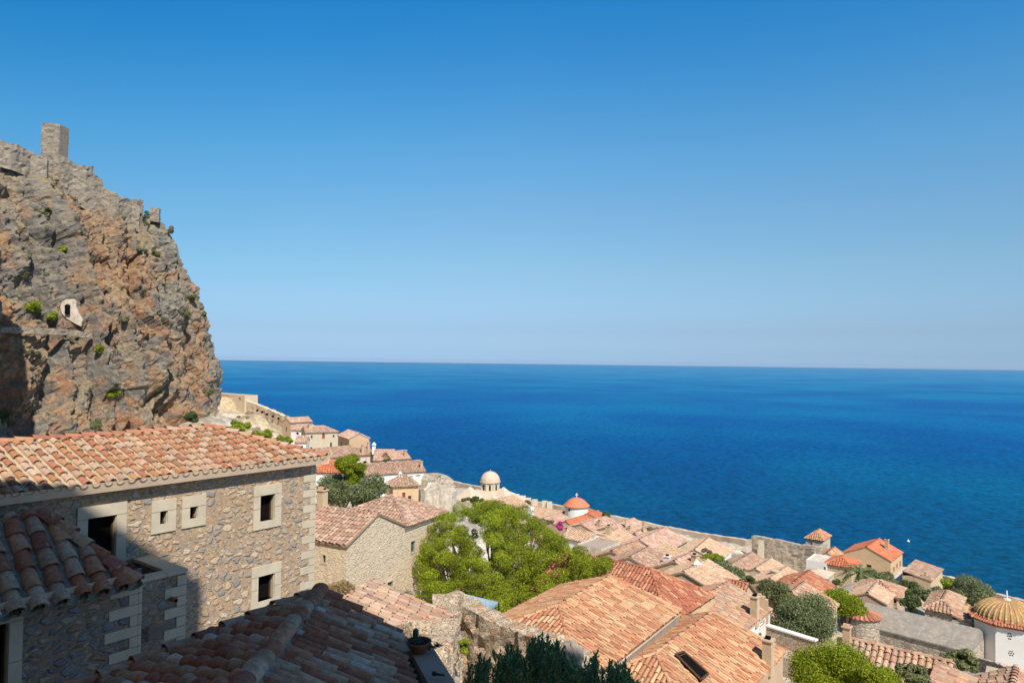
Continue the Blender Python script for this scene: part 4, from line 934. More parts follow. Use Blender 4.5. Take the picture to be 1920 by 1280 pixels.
# ruin with arches near the skyline on the left
RA = [P(800, 905, 112), P(812, 888, 116), P(828, 886, 116), P(838, 900, 114), P(846, 925, 110)]
roughwall('ruined_chapel', 'grey broken chapel wall with rounded top against the sea', [P(800, 899, 112), P(806, 888, 113), P(822, 887, 114), P(834, 893, 114), P(838, 906, 113)], 2.2, 5.5, M_rub_grey, 'ruin', tops=.1, amp=.5, step=.5)
RU = thing('whitewashed_ruin', 'roofless ruin with flaking white plaster and dark window gaps', 'ruin', tuple(P(820, 950, 100)))
oo = np.array(RU.location); a_ = P(797, 916, 100); b_ = P(845, 921, 99.5); d_ = unit((b_-a_)*[1, 1, 0]); ln = np.linalg.norm((b_-a_)[:2]); o_ = np.array([d_[1], -d_[0], 0])
mb = MB()
def wall_holes(mb, a, d, ln, z0, z1, holes, th_=.5, out=o_):
    ss = sorted(set([0, ln]+[v for q in holes for v in q[:2]])); zz = sorted(set([z0, z1]+[v for q in holes for v in q[2:]]))
    for i in range(len(ss)-1):
        for j in range(len(zz)-1):
            sm, zm = (ss[i]+ss[i+1])/2, (zz[j]+zz[j+1])/2
            if any(q[0] < sm < q[1] and q[2] < zm < q[3] for q in holes): continue
            mb.box(np.array([a[0]+d[0]*ss[i], a[1]+d[1]*ss[i], zz[j]]), d*(ss[i+1]-ss[i]), -out*th_, [0, 0, zz[j+1]-zz[j]])
zt_ = a_[2]
def under(o, par):
    l_ = np.array(o.location)-np.array(par.location); o.parent = par; o.location = l_
    for k_ in ('label', 'category', 'group'):
        if k_ in o: del o[k_]
    return o
q0 = a_+d_*1.15
for pts_, hg in (([a_, q0], 4.5), ([q0+d_*.35-[0, 0, .9], q0+d_*1.0+[0, 0, .1]], 3.6), ([q0+d_*1.5-[0, 0, .2], b_], 4.3), ([b_, b_-o_*3-[0, 0, .5]], 4.4), ([a_-o_*3+[0, 0, .6], b_-o_*3.2+[0, 0, .1]], 5), ([a_+d_*.1, a_-o_*3+[0, 0, .4]], 4.6)):
    under(roughwall('wall', '', pts_, .45, hg, M_whiteold, '', tops=.4, amp=.14, step=.3), RU)
GP.append((oo[0], oo[1]-1, zt_-4)); GP.append((oo[0]+2, oo[1]+8, zt_-4))
mb = MB(); s0_ = a_+d_*2.9-[0, 0, 3.2]+o_*.25; mb.tube([s0_+d_*.25+o_*.02, s0_+d_*.25-o_*.4], [.26, .26], 12); mb.build('arch_opening', M_dark, RU, oo)
# terrace wall with white coping in the middle right
tw = [P(1442, 1171, 43.5), P(1480, 1182, 42.5), P(1532, 1199, 41.3)]
mb = MB(); a_, b_ = tw[0], tw[-1]; d_ = unit(b_-a_); n_ = unit(np.cross(d_, [0, 0, 1])); Lw = np.linalg.norm(b_-a_)
root = thing('garden_wall', 'low stone garden wall with white coping in front of the large olive', 'wall', tuple(a_-[0, 0, 1.3])); oo = np.array(root.location)
mb.box(a_-[0, 0, 1.6], d_*Lw, n_*.3, [0, 0, 1.58]); mb.build('wall', M_rub_warm, root, oo)
mb = MB(); mb.box(a_-n_*.06-d_*.05-[0, 0, .02], d_*(Lw+.1), n_*.42, [0, 0, .08]); mb.build('coping', M_white, root, oo)
GP += [(a_[0]+.5, a_[1]-1, a_[2]-.9), (b_[0]-.5, b_[1]-1.5, b_[2]-.9), (a_[0]+1.5, a_[1]+3, a_[2]-1.5)]
# pink stepped gable behind the chimney
sg = P(1420, 1137, 45); root = thing('stepped_gable', 'small pink stepped gable wall behind the white walled house chimney', 'gable wall', tuple(sg-[0, 0, 2])); oo = np.array(root.location)
mb = MB(); dd_ = unit([.62, -.785*.4, 0]); nn_ = np.array([-dd_[1], dd_[0], 0])*.3
for k, (x0, x1, hh) in enumerate(((0, .22, .78), (.22, .45, .66), (.45, .62, .5))): mb.box(sg+dd_*x0-[0, 0, 2], dd_*(x1-x0), nn_, [0, 0, 2+hh])
mb.build('wall', M_pink, root, oo)

# --- far wall climbing to the cliff
fw = [P(460, 749, 198), P(500, 764, 190), P(540, 782, 180), P(580, 795, 172), P(618, 806, 166)]
cw = roughwall('city_wall', 'long pale town wall with small loopholes descending from the cliff foot', fw, 1.2, 4.2, M_rub_pale, 'town wall', tops=.15, amp=.25, step=.6)
for i, p in enumerate(fw): GP.append((p[0]-2, p[1]-3, p[2]-3.2))
for px, py in ((487, 771), (496, 774), (505, 778), (516, 782), (527, 786)):
    a_, b_ = fw[0], fw[2]; dd_ = unit((b_-a_)*[1, 1, 0]); s_, z_, k_ = face_hit(a_, dd_[:2], 0, px, py); pc = np.array([a_[0]+dd_[0]*s_, a_[1]+dd_[1]*s_, z_]); oo_ = np.array([dd_[1], -dd_[0], 0]); oo_ = oo_ if np.dot(oo_, pc) < 0 else -oo_
    mb = MB(); mb.box(pc+oo_*.45-dd_*.2, dd_*.4, oo_*.45, [0, 0, .55]); mb.build('loophole', M_dark, cw, np.array(cw.location))
ft = P(430, 733, 196)
H('gate_tower', 'square pale tower with one loophole at the foot of the cliff', (459, 741, 196), Lh=4, C=(428, 735), roof='flat', roofmat=M_paleroof, wall='palerub', wh=5, cat='tower', group=None, wins=[(448, 745, 451, 750, 'tiny')])

# ------------------------------------------------------------ foreground roof
T = P(597, 1113, 11.0); V = Pz(750, 1198, -4.3); E = Pz(782, 1330, -4.3)
nr = unit(np.cross(V-T, E-T)); nr = nr if nr[2] > 0 else -nr
def onpl(px, py, p0, n): dr = ray(px, py); return dr*(np.dot(p0, n)/np.dot(dr, n))
Np = onpl(452, 1300, T, nr); Np = T+(Np-T)*1.25; Lp = P(40, 1340, 7.9)
root = thing('foreground_house', 'nearest house in shade with weathered red and grey roof tiles at bottom', 'house', (T[0], T[1]-2, -8), 'houses of the old town'); org = np.array(root.location)
mb = MB(); mc = MORT['old']
mb.poly([V, E, Np, T], mc); mb.poly([T, Np, Lp], mc)
tile_plane(mb, [V, E, Np, T], 'old', .19, .34, seg=7, cap=True, pans=True, down=(V-T), jit=.03, lift=.035, rad=.085)
nl = unit(np.cross(Np-T, Lp-T)); nl = nl if nl[2] > 0 else -nl
tl = unit(Lp-T); dn = unit(np.cross(tl, nl)); dn = dn if dn[2] < 0 else -dn
tile_plane(mb, [T, Lp, Np], 'old', .22, .34, seg=7, cap=True, pans=True, down=dn, jit=.03, lift=.04, rad=.09)
ridge_tiles(mb, T+[0, 0, .03], Lp+[0, 0, .05], 'old', .1, .36, 7, True, .04)
ridge_tiles(mb, T+[.05, -.1, .05], Np+[0, 0, .05], 'old', .115, .36, 7, True, .05)
ridge_tiles(mb, V+[0, 0, .04], T+[0, 0, .05], 'old', .1, .33, 7, True, .04)
# second ragged course along the verge
vv = unit(E-V); ridge_tiles(mb, V+vv*.25+[0, 0, .05], T+vv*.32+[0, 0, .04], 'old', .09, .36, 7, True, .04)
# mortar fillets
for a_, b_, w_ in ((T, Lp, .12), (T, Np, .14)):
    mb.tube([a_-[0, 0, .05], b_-[0, 0, .05]], [w_, w_], 8, mc)
mb.build('roof', M_tile_old, root, org)
mb = MB(); base = [T, V, E, Np, Lp]
for i, j in ((0, 1), (1, 2), (4, 0)):
    a_, b_ = base[i], base[j]; mb.quad(a_-[0, 0, .02], b_-[0, 0, .02], np.array([b_[0], b_[1], -12]), np.array([a_[0], a_[1], -12]))
mb.build('wall', M_main, root, org)
# rendered parapet with recess right of it
root = thing('parapet', 'plain beige rendered parapet with sunken corner beside the foreground roof', 'parapet', (-1.3, 10.5, -8)); org = np.array(root.location)
zt = -4.2; K0 = Pz(800, 1194, zt); K1 = Pz(880, 1320, zt); I0 = Pz(766, 1232, zt); J = Pz(732, 1243, zt)
e1 = unit(K1-K0); s1_ = np.array([-e1[1], e1[0], 0]); s1_ = s1_ if s1_[0] < 0 else -s1_
mb = MB(); mb.box(K0-[0, 0, 7], e1*4, s1_*.34, [0, 0, 7]); e2 = unit(J-K0); 
mb.box(K0+s1_*.341-[0, 0, 7], s1_*.9, e1*.42, [0, 0, 6.996]); mb.box(K0+s1_*.341+e1*.421-[0, 0, 7], e1*3.4, s1_*.6, [0, 0, 6.45])
mb.build('wall', M_terr, root, org)
mb = MB(); pm = Pz(825, 1266, zt+.05); mb.tube([pm-s1_*.06, pm+s1_*.06+[0, 0, .03]], [.012, .02], 8); mb.tube([pm+s1_*.06+[0, 0, .03], pm+s1_*.1+[0, 0, .05]], [.03, .03], 8); mb.build('water_tap', M_metal, root, org)
# ------------------------------------------------------------ flower pot with succulents
pc = Pz(785, 1222, zt)
root = thing('flower_pot', 'round terracotta pot of small cacti on the rendered parapet', 'flower pot', tuple(pc)); org = pc
mb = MB(); cyl_roof(mb, pc, [(.001, pc[2]+.002), (.1, pc[2]+.004), (.115, pc[2]+.03), (.15, pc[2]+.09), (.165, pc[2]+.13), (.18, pc[2]+.13), (.185, pc[2]+.16), (.165, pc[2]+.165), (.15, pc[2]+.13), (.001, pc[2]+.13)], 28); mb.build('bowl', M_pot, root, org, smooth=True)
def blades(mb, c, n, ln, wd, pal, up=.5, spread=1.):
    th_ = rng.uniform(0, 2*math.pi, n); el = rng.uniform(up-.4, up+.4, n); D = np.stack([np.cos(th_)*np.cos(el), np.sin(th_)*np.cos(el), np.sin(el)], 1)
    S_ = np.cross(D, [0, 0, 1.]); S_ /= np.linalg.norm(S_, axis=1, keepdims=True); l = ln*rng.uniform(.6, 1.1, (n, 1)); c = np.broadcast_to(c, (n, 3))
    V = np.stack([c-S_*wd*.3, c+S_*wd*.3, c+D*l*.6+S_*wd, c+D*l, c+D*l*.6-S_*wd], 1); V = V.reshape(-1, 3)
    Fq = np.concatenate([np.arange(n)[:, None]*5+np.array([[0, 1, 2, 4]]), np.arange(n)[:, None]*5+np.array([[2, 3, 4, 4]])])
    C = np.array(pal)[rng.integers(0, len(pal), n)]*rng.uniform(.8, 1.2, (n, 1))
    F1 = np.arange(n)[:, None]*5+np.array([[0, 1, 2, 4]]); mb.block(V, F1, C); mb.block(V, np.arange(n)[:, None]*5+np.array([[2, 3, 4]]), C)
GYP = [(.1, .13, .1), (.14, .17, .14), (.07, .1, .08)]
mb = MB()
for k in range(16):
    a = rng.uniform(0, 6.28); r_ = .14*math.sqrt(rng.uniform()); c = pc+[r_*math.cos(a), r_*math.sin(a), .14]; blades(mb, c, 22, .075, .012, GYP, .7)
mb.build('succulents', M_leaf, root, org)
mb = MB(); mb.tube([pc+[-.05, .02, .1], pc+[-.05, .02, .3], pc+[-.05, .02, .33]], [.04, .045, .02], 10, (.08, .12, .07)); mb.build('cactus', M_leafy if 0 else M_green, root, org)
mb = MB()
for k in range(5): blades(mb, pc+[.16+.03*k, -.05, .08+.01*k], 14, .1, .014, GYP, .2)
mb.build('trailing_plant', M_leaf, root, org)
# --- blue awning under the pine
aw = [P(860, 1110, 33), P(935, 1128, 31), P(926, 1140, 29.5), P(880, 1130, 30)]
root = thing('awning', 'sagging pale blue tarpaulin awning below the pine', 'awning', tuple(P(895, 1150, 31))); org = np.array(root.location)
nu, nv = 14, 8; V = []
for i in range(nu):
    for j in range(nv):
        a, b = i/(nu-1), j/(nv-1); p = (aw[0]*(1-a)+aw[1]*a)*(1-b)+(aw[3]*(1-a)+aw[2]*a)*b; V.append(p-[0, 0, .35*math.sin(a*math.pi)*math.sin(b*math.pi*.8)])
mb = MB(); mb.add(V, [(i*nv+j, (i+1)*nv+j, (i+1)*nv+j+1, i*nv+j+1) for i in range(nu-1) for j in range(nv-1)])
V2 = [v-np.array([0, 0, .02]) for v in V]; mb.add(V2, [(i*nv+j, i*nv+j+1, (i+1)*nv+j+1, (i+1)*nv+j) for i in range(nu-1) for j in range(nv-1)]); mb.build('tarpaulin', M_tarp, root, org, smooth=True)
for p in aw: q = MB(); q.tube([p-[0, 0, 2.6], p], [.03, .03], 6); q.build('pole', M_metal, root, org)
# ============================================================ TERRAIN, CLIFF, SEA
GP += [(-6, 6, -9), (-14, 12, -8.5), (-18, 25, -8.5), (-30, 40, -11), (-45, 60, -14), (-60, 90, -15), (-70, 110, -14), (-30, 60, -11), (-45, 90, -14), (0, 0, -9), (10, 5, -13), (20, 15, -19), (25, 30, -20), (-20, 45, -9.5), (-30, 70, -10), (-75, 140, -17), (-80, 160, -16.5), (-62, 175, -13), (-80, 200, -10), (-25, 0, -8), (-50, 30, -6),
       (40, 30, -26), (60, 50, -34), (45, 52, -28), (-45, 110, -14), (-60, 150, -14.5), (-40, 140, -19)]
for (px, py, Y) in ((1270, 1000, 150), (1200, 985, 160), (1330, 1020, 140), (1380, 1040, 125), (1370, 1022, 145), (400, 780, 120), (480, 800, 95), (420, 760, 150), (1700, 1085, 118), (1880, 1262, 48), (1916, 1275, 45), (1750, 1110, 95), (520, 800, 140), (1640, 1090, 95)):
    p = P(px, py, Y); GP.append(tuple(p))
G = np.array(GP)
swl = np.array([p[:2] for p in SW]+[rw[-1][:2]+np.array([3, 3])]+[p[:2] for p in SW2])
# lengthen the shore line both ways
swl = np.concatenate([[[-150, 330]], swl, [[84, 40], [110, -110]]])
def sea_side(x, y):
    """signed distance beyond the sea wall (positive at sea)"""
    best = np.full(len(x), 1e9)
    for a, b in zip(swl[:-1], swl[1:]):
        d = b-a; L2 = d@d; t = np.clip(((x-a[0])*d[0]+(y-a[1])*d[1])/L2, 0, 1)
        best = np.minimum(best, np.hypot(x-(a[0]+t*d[0]), y-(a[1]+t*d[1])))
    pg = np.concatenate([swl, [[110, -300], [-400, -300], [-400, 330]]]); ins = np.zeros(len(x), bool)
    for a, b in zip(pg, np.roll(pg, -1, 0)):
        if a[1] == b[1]: continue
        c = ((a[1] > y) != (b[1] > y)) & (x < (b[0]-a[0])*(y-a[1])/(b[1]-a[1])+a[0]); ins ^= c
    return np.where(ins, -best, best)
def gheight(x, y):
    x = np.atleast_1d(np.asarray(x, float)); y = np.atleast_1d(np.asarray(y, float))
    num = 0; den = 0
    for g in G:
        d2 = (x-g[0])**2+(y-g[1])**2; wt = 1/(d2+3.0)**1.6; num = num+wt*g[2]; den = den+wt
    z = num/den
    s = sea_side(x, y)
    z = np.where(s > -1.5, z-np.clip(s+1.5, 0, None)*1.8, z)
    return np.maximum(z, SEA-6)
xs = np.arange(-175, 175, 1.6); ys = np.arange(-60, 335, 1.6); X, Yy = np.meshgrid(xs, ys, indexing='ij'); x = X.ravel(); y = Yy.ravel()
z = gheight(x, y); pn = np.stack([x*.12, y*.12, z*0], 1); z = z+fbm(pn, 4)*.35+fbm(pn*5, 2, 5)*.1
nx, ny = X.shape; I = (np.arange(nx-1)[:, None]*ny+np.arange(ny-1)[None]).ravel(); Fq = np.stack([I, I+ny, I+ny+1, I+1], 1)
cx = x[I]; cy = y[I]; t1 = fbm(np.stack([cx*.05, cy*.05, cx*0], 1), 4, 3)[:, None]; t2 = fbm(np.stack([cx*.3, cy*.3, cx*0], 1), 3, 9)[:, None]
colr = np.array([.43, .34, .23])+(np.array([.5, .45, .38])-np.array([.43, .34, .23]))*np.clip(t1+.5, 0, 1); colr = colr*(1+.25*t2)

sdist = sea_side(cx, cy)[:, None]; front = np.clip((sdist+26)/6, 0, 1)*(cx[:, None] > 5)*(cx[:, None] < 75)
pave = np.array([.6, .5, .4])+(np.array([.55, .36, .18])-np.array([.6, .5, .4]))*np.clip((t1+.0)*3, 0, 1)*(sdist < -12); colr = colr*(1-front)+pave*front
mb = MB(); mb.block(np.stack([x, y, z], 1), Fq, np.clip(colr, .02, .8)); stru(mb.build('ground', M_ground, None, (0, 0, 0), smooth=True))
# white paved terrace and lane
zt_ = P(1695, 1080, 113)[2]; q = [Pz(a_, b_, zt_) for a_, b_ in ((1670, 1084), (1696, 1062), (1726, 1068), (1704, 1094))]
mb = MB(); mb.poly(q); [mb.quad(q[i], q[(i+1) % 4], q[(i+1) % 4]-[0, 0, 4], q[i]-[0, 0, 4]) for i in range(4)]; stru(mb.build('paved_terrace', M_whiteold, None, q[0]))
zt_ = tw[0][2]-1.0; q = [Pz(a_, b_, zt_) for a_, b_ in ((1440, 1222), (1436, 1178), (1545, 1212), (1520, 1248))]
mb = MB(); mb.poly(q); [mb.quad(q[i], q[(i+1) % 4], q[(i+1) % 4]-[0, 0, 3], q[i]-[0, 0, 3]) for i in range(4)]; stru(mb.build('courtyard_paving', M_path, None, q[0]))
mb = MB(); p0 = P(1850, 1248, 51); mb.box(p0-[0, 0, .3], [7, -6.2, 0], [-1.2, -1.6, 0], [0, 0, .35]); stru(mb.build('lane', M_path, None, p0))
mb = MB(); p0 = P(1840, 1240, 53.5); p1 = P(1935, 1272, 47.5); 
roughwall('lane_wall', 'low grey rubble wall along the lane under the white church', [P(1838, 1232, 54), P(1935, 1264, 48)], .4, 2, M_rub_grey, 'wall', tops=.05, amp=.1)
# sea
xs = np.concatenate([-np.geomspace(30000, 400, 14), np.linspace(-300, 400, 8), np.geomspace(500, 30000, 14)]); ys = np.concatenate([[-2000, -200], np.linspace(0, 400, 5), np.geomspace(500, 26000, 18)])
X, Yy = np.meshgrid(xs, ys, indexing='ij'); nx, ny = X.shape; I = (np.arange(nx-1)[:, None]*ny+np.arange(ny-1)[None]).ravel()
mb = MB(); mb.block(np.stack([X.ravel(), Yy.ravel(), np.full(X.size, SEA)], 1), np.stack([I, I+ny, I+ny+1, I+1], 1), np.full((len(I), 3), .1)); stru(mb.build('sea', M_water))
# buoy
bp = Pz(1703, 1013, SEA+.3); mb = MB(); mb.cyl(bp, .3, .42, SEA-.3, SEA+.1, 12); mb.cyl(bp, .42, .2, SEA+.1, SEA+.55, 12); mb.cyl(bp, .04, .04, SEA+.55, SEA+.75, 6); tag(mb.build('buoy', M_white, None, (bp[0], bp[1], SEA)), 'small white buoy floating on the open sea', 'buoy')

# cliff
path = np.array([(-30, -30), (-42, 10), (-56, 50), (-58, 74), (-66, 88), (-75, 101), (-82.5, 113), (-93, 127), (-89, 150), (-83.5, 166), (-77.8, 179), (-79, 190), (-90, 201), (-108, 212), (-150, 225)], float)
# dense smooth path
def catmull(p, k=18):
    out = []
    for i in range(len(p)-1):
        a, b, c, d = p[max(i-1, 0)], p[i], p[i+1], p[min(i+2, len(p)-1)]
        for t in np.arange(k)/k: out.append(.5*((2*b)+(-a+c)*t+(2*a-5*b+4*c-d)*t*t+(-a+3*b-3*c+d)*t**3))
    return np.array(out+[p[-1]])
pd = catmull(path, 60); seglen = np.r_[0, np.cumsum(np.linalg.norm(np.diff(pd, axis=0), axis=1))]
S = np.arange(0, seglen[-1], .36); PX = np.interp(S, seglen, pd[:, 0]); PY = np.interp(S, seglen, pd[:, 1])
TX = np.gradient(PX); TY = np.gradient(PY); l = np.hypot(TX, TY); NX = TY/l; NY = -TX/l     # outward (towards town)
k_ = np.ones(41)/41; NX = np.convolve(np.pad(NX, 20, 'edge'), k_, 'valid'); NY = np.convolve(np.pad(NY, 20, 'edge'), k_, 'valid')
topz = np.interp(PY, [-30, 60, 89, 96, 106, 115, 127, 140, 155, 170, 181, 190, 203, 225], [50, 50, 48, 47, 46, 45, 44.5, 43, 40, 37, 33.5, 29, 22, 18])
hs = np.concatenate([np.linspace(0, 1, 170), 1+np.linspace(.01, 1, 30)]); base = -21.0
Hh = hs[None, :]; f = np.clip(Hh, 0, 1); zz = base+(topz[:, None]-base)*f+np.clip(Hh-1, 0, 1)*7
lean = np.interp(f*(topz[:, None]-base)+base, [-21, -12, 11, 21, 33, 39, 48], [-3.0, -.3, 4.8, 10, 16.5, 21, 25])*np.interp(PY, [113, 129], [.12, 1])[:, None]+np.clip(Hh-1, 0, 1)*45
XX = PX[:, None]-NX[:, None]*lean; YY = PY[:, None]-NY[:, None]*lean
pts = np.stack([XX, YY, zz], -1).reshape(-1, 3); nrm = np.stack([np.broadcast_to(NX[:, None], XX.shape), np.broadcast_to(NY[:, None], XX.shape), np.full(XX.shape, .25)], -1).reshape(-1, 3)
sv = np.broadcast_to(S[:, None], XX.shape).ravel()
zr_ = zz.ravel(); hz = np.clip((zr_+15)/50, 0, 1)
def P3(a_, b_, c_=0.): return np.stack([a_, b_, sv*0+c_], 1)
def ridged(p, o, sd_):
    r_ = 0; am = 1; tt_ = 0
    for i in range(o): r_ = r_+am*(1-np.abs(vnoise(p, sd_+i*13))); tt_ += am; p = p*2.1+1.7; am *= .5
    return r_/tt_
wp = fbm(P3(sv*.06, zr_*.06), 3, 91)
but = fbm(P3(sv*.055+wp*.15, zr_*.012, 2), 3, 1)*5.5                                   # big buttresses and gullies
flt = (ridged(P3(sv*.17+wp*.35, zr_*.02+wp*.1, 4), 4, 8)-.62)*9.5                        # fluted vertical ribs
crk = -np.clip(.16-np.abs(fbm(P3(sv*.14+wp*.5, zr_*.024, 9), 3, 77)), 0, 1)*20          # deep vertical cracks
w1, w1b, cid = worley(np.stack([sv*.22+wp, zr_*.12, XX.ravel()*.03], 1), 5); blk = np.clip(w1b-w1, 0, .55)*1.6
led = (np.abs(((zr_+4*wp+.15*sv)*.14) % 1-.5)-.25)*1.5*np.clip(fbm(P3(sv*.05, zr_*.07, 7), 2, 17)+.3, 0, 1)
w2, w2b, c2 = worley(pts*np.array([.75, .75, .5]), 31); b1 = fbm(pts*.45, 5, 21)
PYr = np.broadcast_to(PY[:, None], XX.shape).ravel()
gul = sum(-a_*np.exp(-((PYr-c_-wp*2-(zr_-10)*sl_)/w_)**2)*np.interp(zr_, [-16, -2, 30, 38], [1, 1, .8, .1]) for a_, c_, w_, sl_ in ((6.5, 163.5, 3.2, -.06), (4.0, 149, 2.2, -.12), (4.5, 136, 2.0, .05), (3.5, 176.5, 1.3, -.05)))
HR = np.broadcast_to(Hh, XX.shape).ravel(); fade = np.where(HR > 1.0, np.clip(1.2-(HR-1)*2.2, .2, 1), 1)*np.where(zr_ > -8, 1, .8)
dsp = (but+flt+crk+blk-.6+led+b1*.7+np.clip(w2b-w2, 0, .4)*1.5-.3+gul)*fade*np.interp(zr_, [28, 40], [1, .45])*np.interp(np.broadcast_to(PY[:, None], XX.shape).ravel(), [108, 126, 185, 200], [.3, 1, .85, .75])
dsp += .3*fbm(pts*1.6, 3, 41)*fade
pts = pts+nrm*dsp[:, None]
ni, nj = XX.shape; I = (np.arange(ni-1)[:, None]*nj+np.arange(nj-1)[None]).ravel(); Fq = np.stack([I, I+nj, I+nj+1, I+1], 1)
pc_ = pts[I]; g = fbm(pc_*np.array([.08, .08, .05]), 4, 51); g2 = fbm(pc_*.5, 3, 61); st = fbm(np.stack([sv[I]*.5, pc_[:, 2]*.07, sv[I]*0], 1), 3, 71)
rel = (flt+crk+blk)[I]
red = np.array([.43, .245, .145]); gr = np.array([.265, .25, .225]); tan = np.array([.38, .29, .2]); dk = np.array([.17, .155, .135])
lowred = np.interp(pc_[:, 2], [-15, 8, 26, 35], [.45, .3, .4, -.2])*np.interp(pc_[:, 1], [120, 175], [1, .35])
u1 = np.clip(g*1.3+.15+.7*g2-rel*.09+lowred, 0, 1)[:, None]; C = gr*(1-u1)+red*u1
u2 = np.clip(st*1.6+.3, 0, 1)[:, None]*.6; C = C*(1-u2)+tan*u2
u3 = np.clip(-g2*1.8-.2, 0, 1)[:, None]*.55; C = C*(1-u3)+dk*u3
fnv = np.cross(pts[Fq[:, 1]]-pts[Fq[:, 0]], pts[Fq[:, 3]]-pts[Fq[:, 0]]); fnz = np.abs(fnv[:, 2])/(np.linalg.norm(fnv, axis=1)+1e-9)
vg = np.clip((fnz-.5)*3+g2*1.0, 0, 1)[:, None]*.8; C = C*(1-vg)+np.array([.33, .28, .17])*vg
mb = MB(); mb.block(pts, Fq, np.clip(C, .02, .8)); cl = stru(mb.build('cliff', M_rock, None, (0, 0, 0), smooth=False))
bvh = BVHTree.FromPolygons([tuple(p) for p in pts], [tuple(q) for q in Fq.tolist()])
def hit(px, py):
    d = Vector(ray(px, py)).normalized(); r_ = bvh.ray_cast(Vector((0, 0, 0)), d, 1000)
    return None if r_[0] is None else (np.array(r_[0]), np.array(r_[1]))
def hy(px, py, default=140):
    for dy in range(0, 60, 4):
        h_ = hit(px, py+dy)
        if h_: return h_[0][1]
    return default
# fortifications on the rim
M_rub_fort = rubble('rubble_fort', 2.6, (.42, .35, .27), [(.38, .33, .26), (.45, .39, .31), (.31, .28, .23), (.46, .38, .29), (.24, .21, .18)], .04, 1.6, .08, .12, .4)
def rim(name, label, pix, hgt, mat_=M_rub_fort, thick=1.0, tops=.3, cat='ruined wall', dfix=None):
    pts_ = []
    for (px, py) in pix:
        Y = max(dfix or hy(px, py+26), 132)-1.0; pts_.append(P(px, py, Y))
    return roughwall(name, label, pts_, thick, hgt, mat_, cat, tops=tops, amp=.4, step=.55)
y0_ = hy(108, 320)
pT = P(87, 236, y0_+1.2); pT2 = P(121, 238, y0_+1.2); dT = unit((pT2-pT)*[1, 1, 0]); wT = np.linalg.norm(pT2-pT)
p3_ = [pT+dT*.3, pT+dT*wT*.5, pT2-dT*.3]
root = roughwall('ruined_tower', 'tall square ruined tower standing on the cliff rim', [pT+dT*0, pT+dT*wT*.5+[0, 0, .15], pT2], 3.4, 13, M_rub_fort, 'tower', tops=.12, amp=.35, step=.5)
rim('rampart', 'weathered rampart left of the ruined tower on the cliff rim', [(2, 262), (20, 268), (55, 284), (90, 300)], 6, thick=1.4)
rim('rampart', 'high rampart wall descending right of the ruined tower', [(112, 290), (135, 305), (160, 322), (190, 338)], 9, thick=1.2)
rim('rampart', 'lower rampart wall further right along the cliff rim', [(192, 350), (215, 362), (245, 378), (262, 388)], 6.5, thick=1.2)
rim('rampart_block', 'small pale square block on the skyline right of the tower', [(150, 311), (170, 312)], 4, M_rub_fort, 1.6, .1)
rim('rampart_block', 'last small wall block near the drop of the cliff', [(283, 390), (300, 392)], 3.5, M_rub_fort, 1.4, .1)
rim('rampart_block', 'short stub of wall on the rim between the lower rampart and last block', [(252, 373), (266, 376)], 3.5, M_rub_fort, 1.4, .1)
# white hermitage doorway in the cliff
hh_ = hit(133, 588)
if hh_:
    p0 = hh_[0]; Yh = p0[1]-.5
    root = thing('cliff_hermitage', 'whitewashed cave chapel front with dark doorway in the cliff face', 'chapel', tuple(P(133, 600, Yh))); oo = np.array(root.location)
    outl = [(116, 566), (124, 561), (138, 560), (143, 566), (143, 575), (148, 588), (155, 600), (152, 612), (140, 606), (126, 598), (116, 588), (113, 576)]
    fr = [P(a, b, Yh) for a, b in outl]; bk = [p+np.array([-1.5, 4.0, 0]) for p in fr]
    mb = MB(); n_ = len(fr); cc = sum(fr)/n_+np.array([.0, -.12, .0])
    for i in range(n_): mb.add([fr[i], fr[(i+1) % n_], cc], [(0, 1, 2)]); mb.quad(fr[(i+1) % n_], fr[i], bk[i], bk[(i+1) % n_])
    mb.build('plaster_front', M_whiteold, root, oo)
    a_ = P(121, 588, Yh-.5); b_ = P(130, 590, Yh-.5); tz_ = P(121, 570, Yh-.5)[2]-a_[2]
    mb = MB(); mb.box(a_, b_-a_, [-.1, .5, 0], [0, 0, tz_*.8]); c_ = (a_+b_)/2+[0, 0, tz_*.8]; r_ = np.linalg.norm(b_-a_)/2; mb.tube([c_, c_+[-.1, .5, 0]], [r_, r_], 14); mb.build('doorway', M_dark, root, oo)
rim('retaining_wall', 'dry stone retaining wall below the cave chapel', [(0, 612), (60, 614), (120, 617), (172, 624)], 1.2, M_rub_fort, .6, .05, 'wall')

# ============================================================ the house the picture is taken from (behind the lens, casts the shade)
root = thing('viewpoint_house', 'tall house behind the viewpoint', 'house', (-8, -5, -9)); org = np.array(root.location)
GP.append((-8, -5, -9))
mb = MB(); b4 = [(.3, -.3), (-32, -6.2), (-32, -16), (.3, -10)]; mb.add([(x_, y_, z_) for z_ in (-12, 17.6) for x_, y_ in b4], [(0, 1, 2, 3), (7, 6, 5, 4)]+[(i, i+4, (i+1) % 4+4, (i+1) % 4) for i in range(4)]); mb.box([.31, -10, -14], [9.0, 0, 0], [0, 9.7, 0], [0, 0, 26.0]); mb.build('wall', M_cream, root, org)

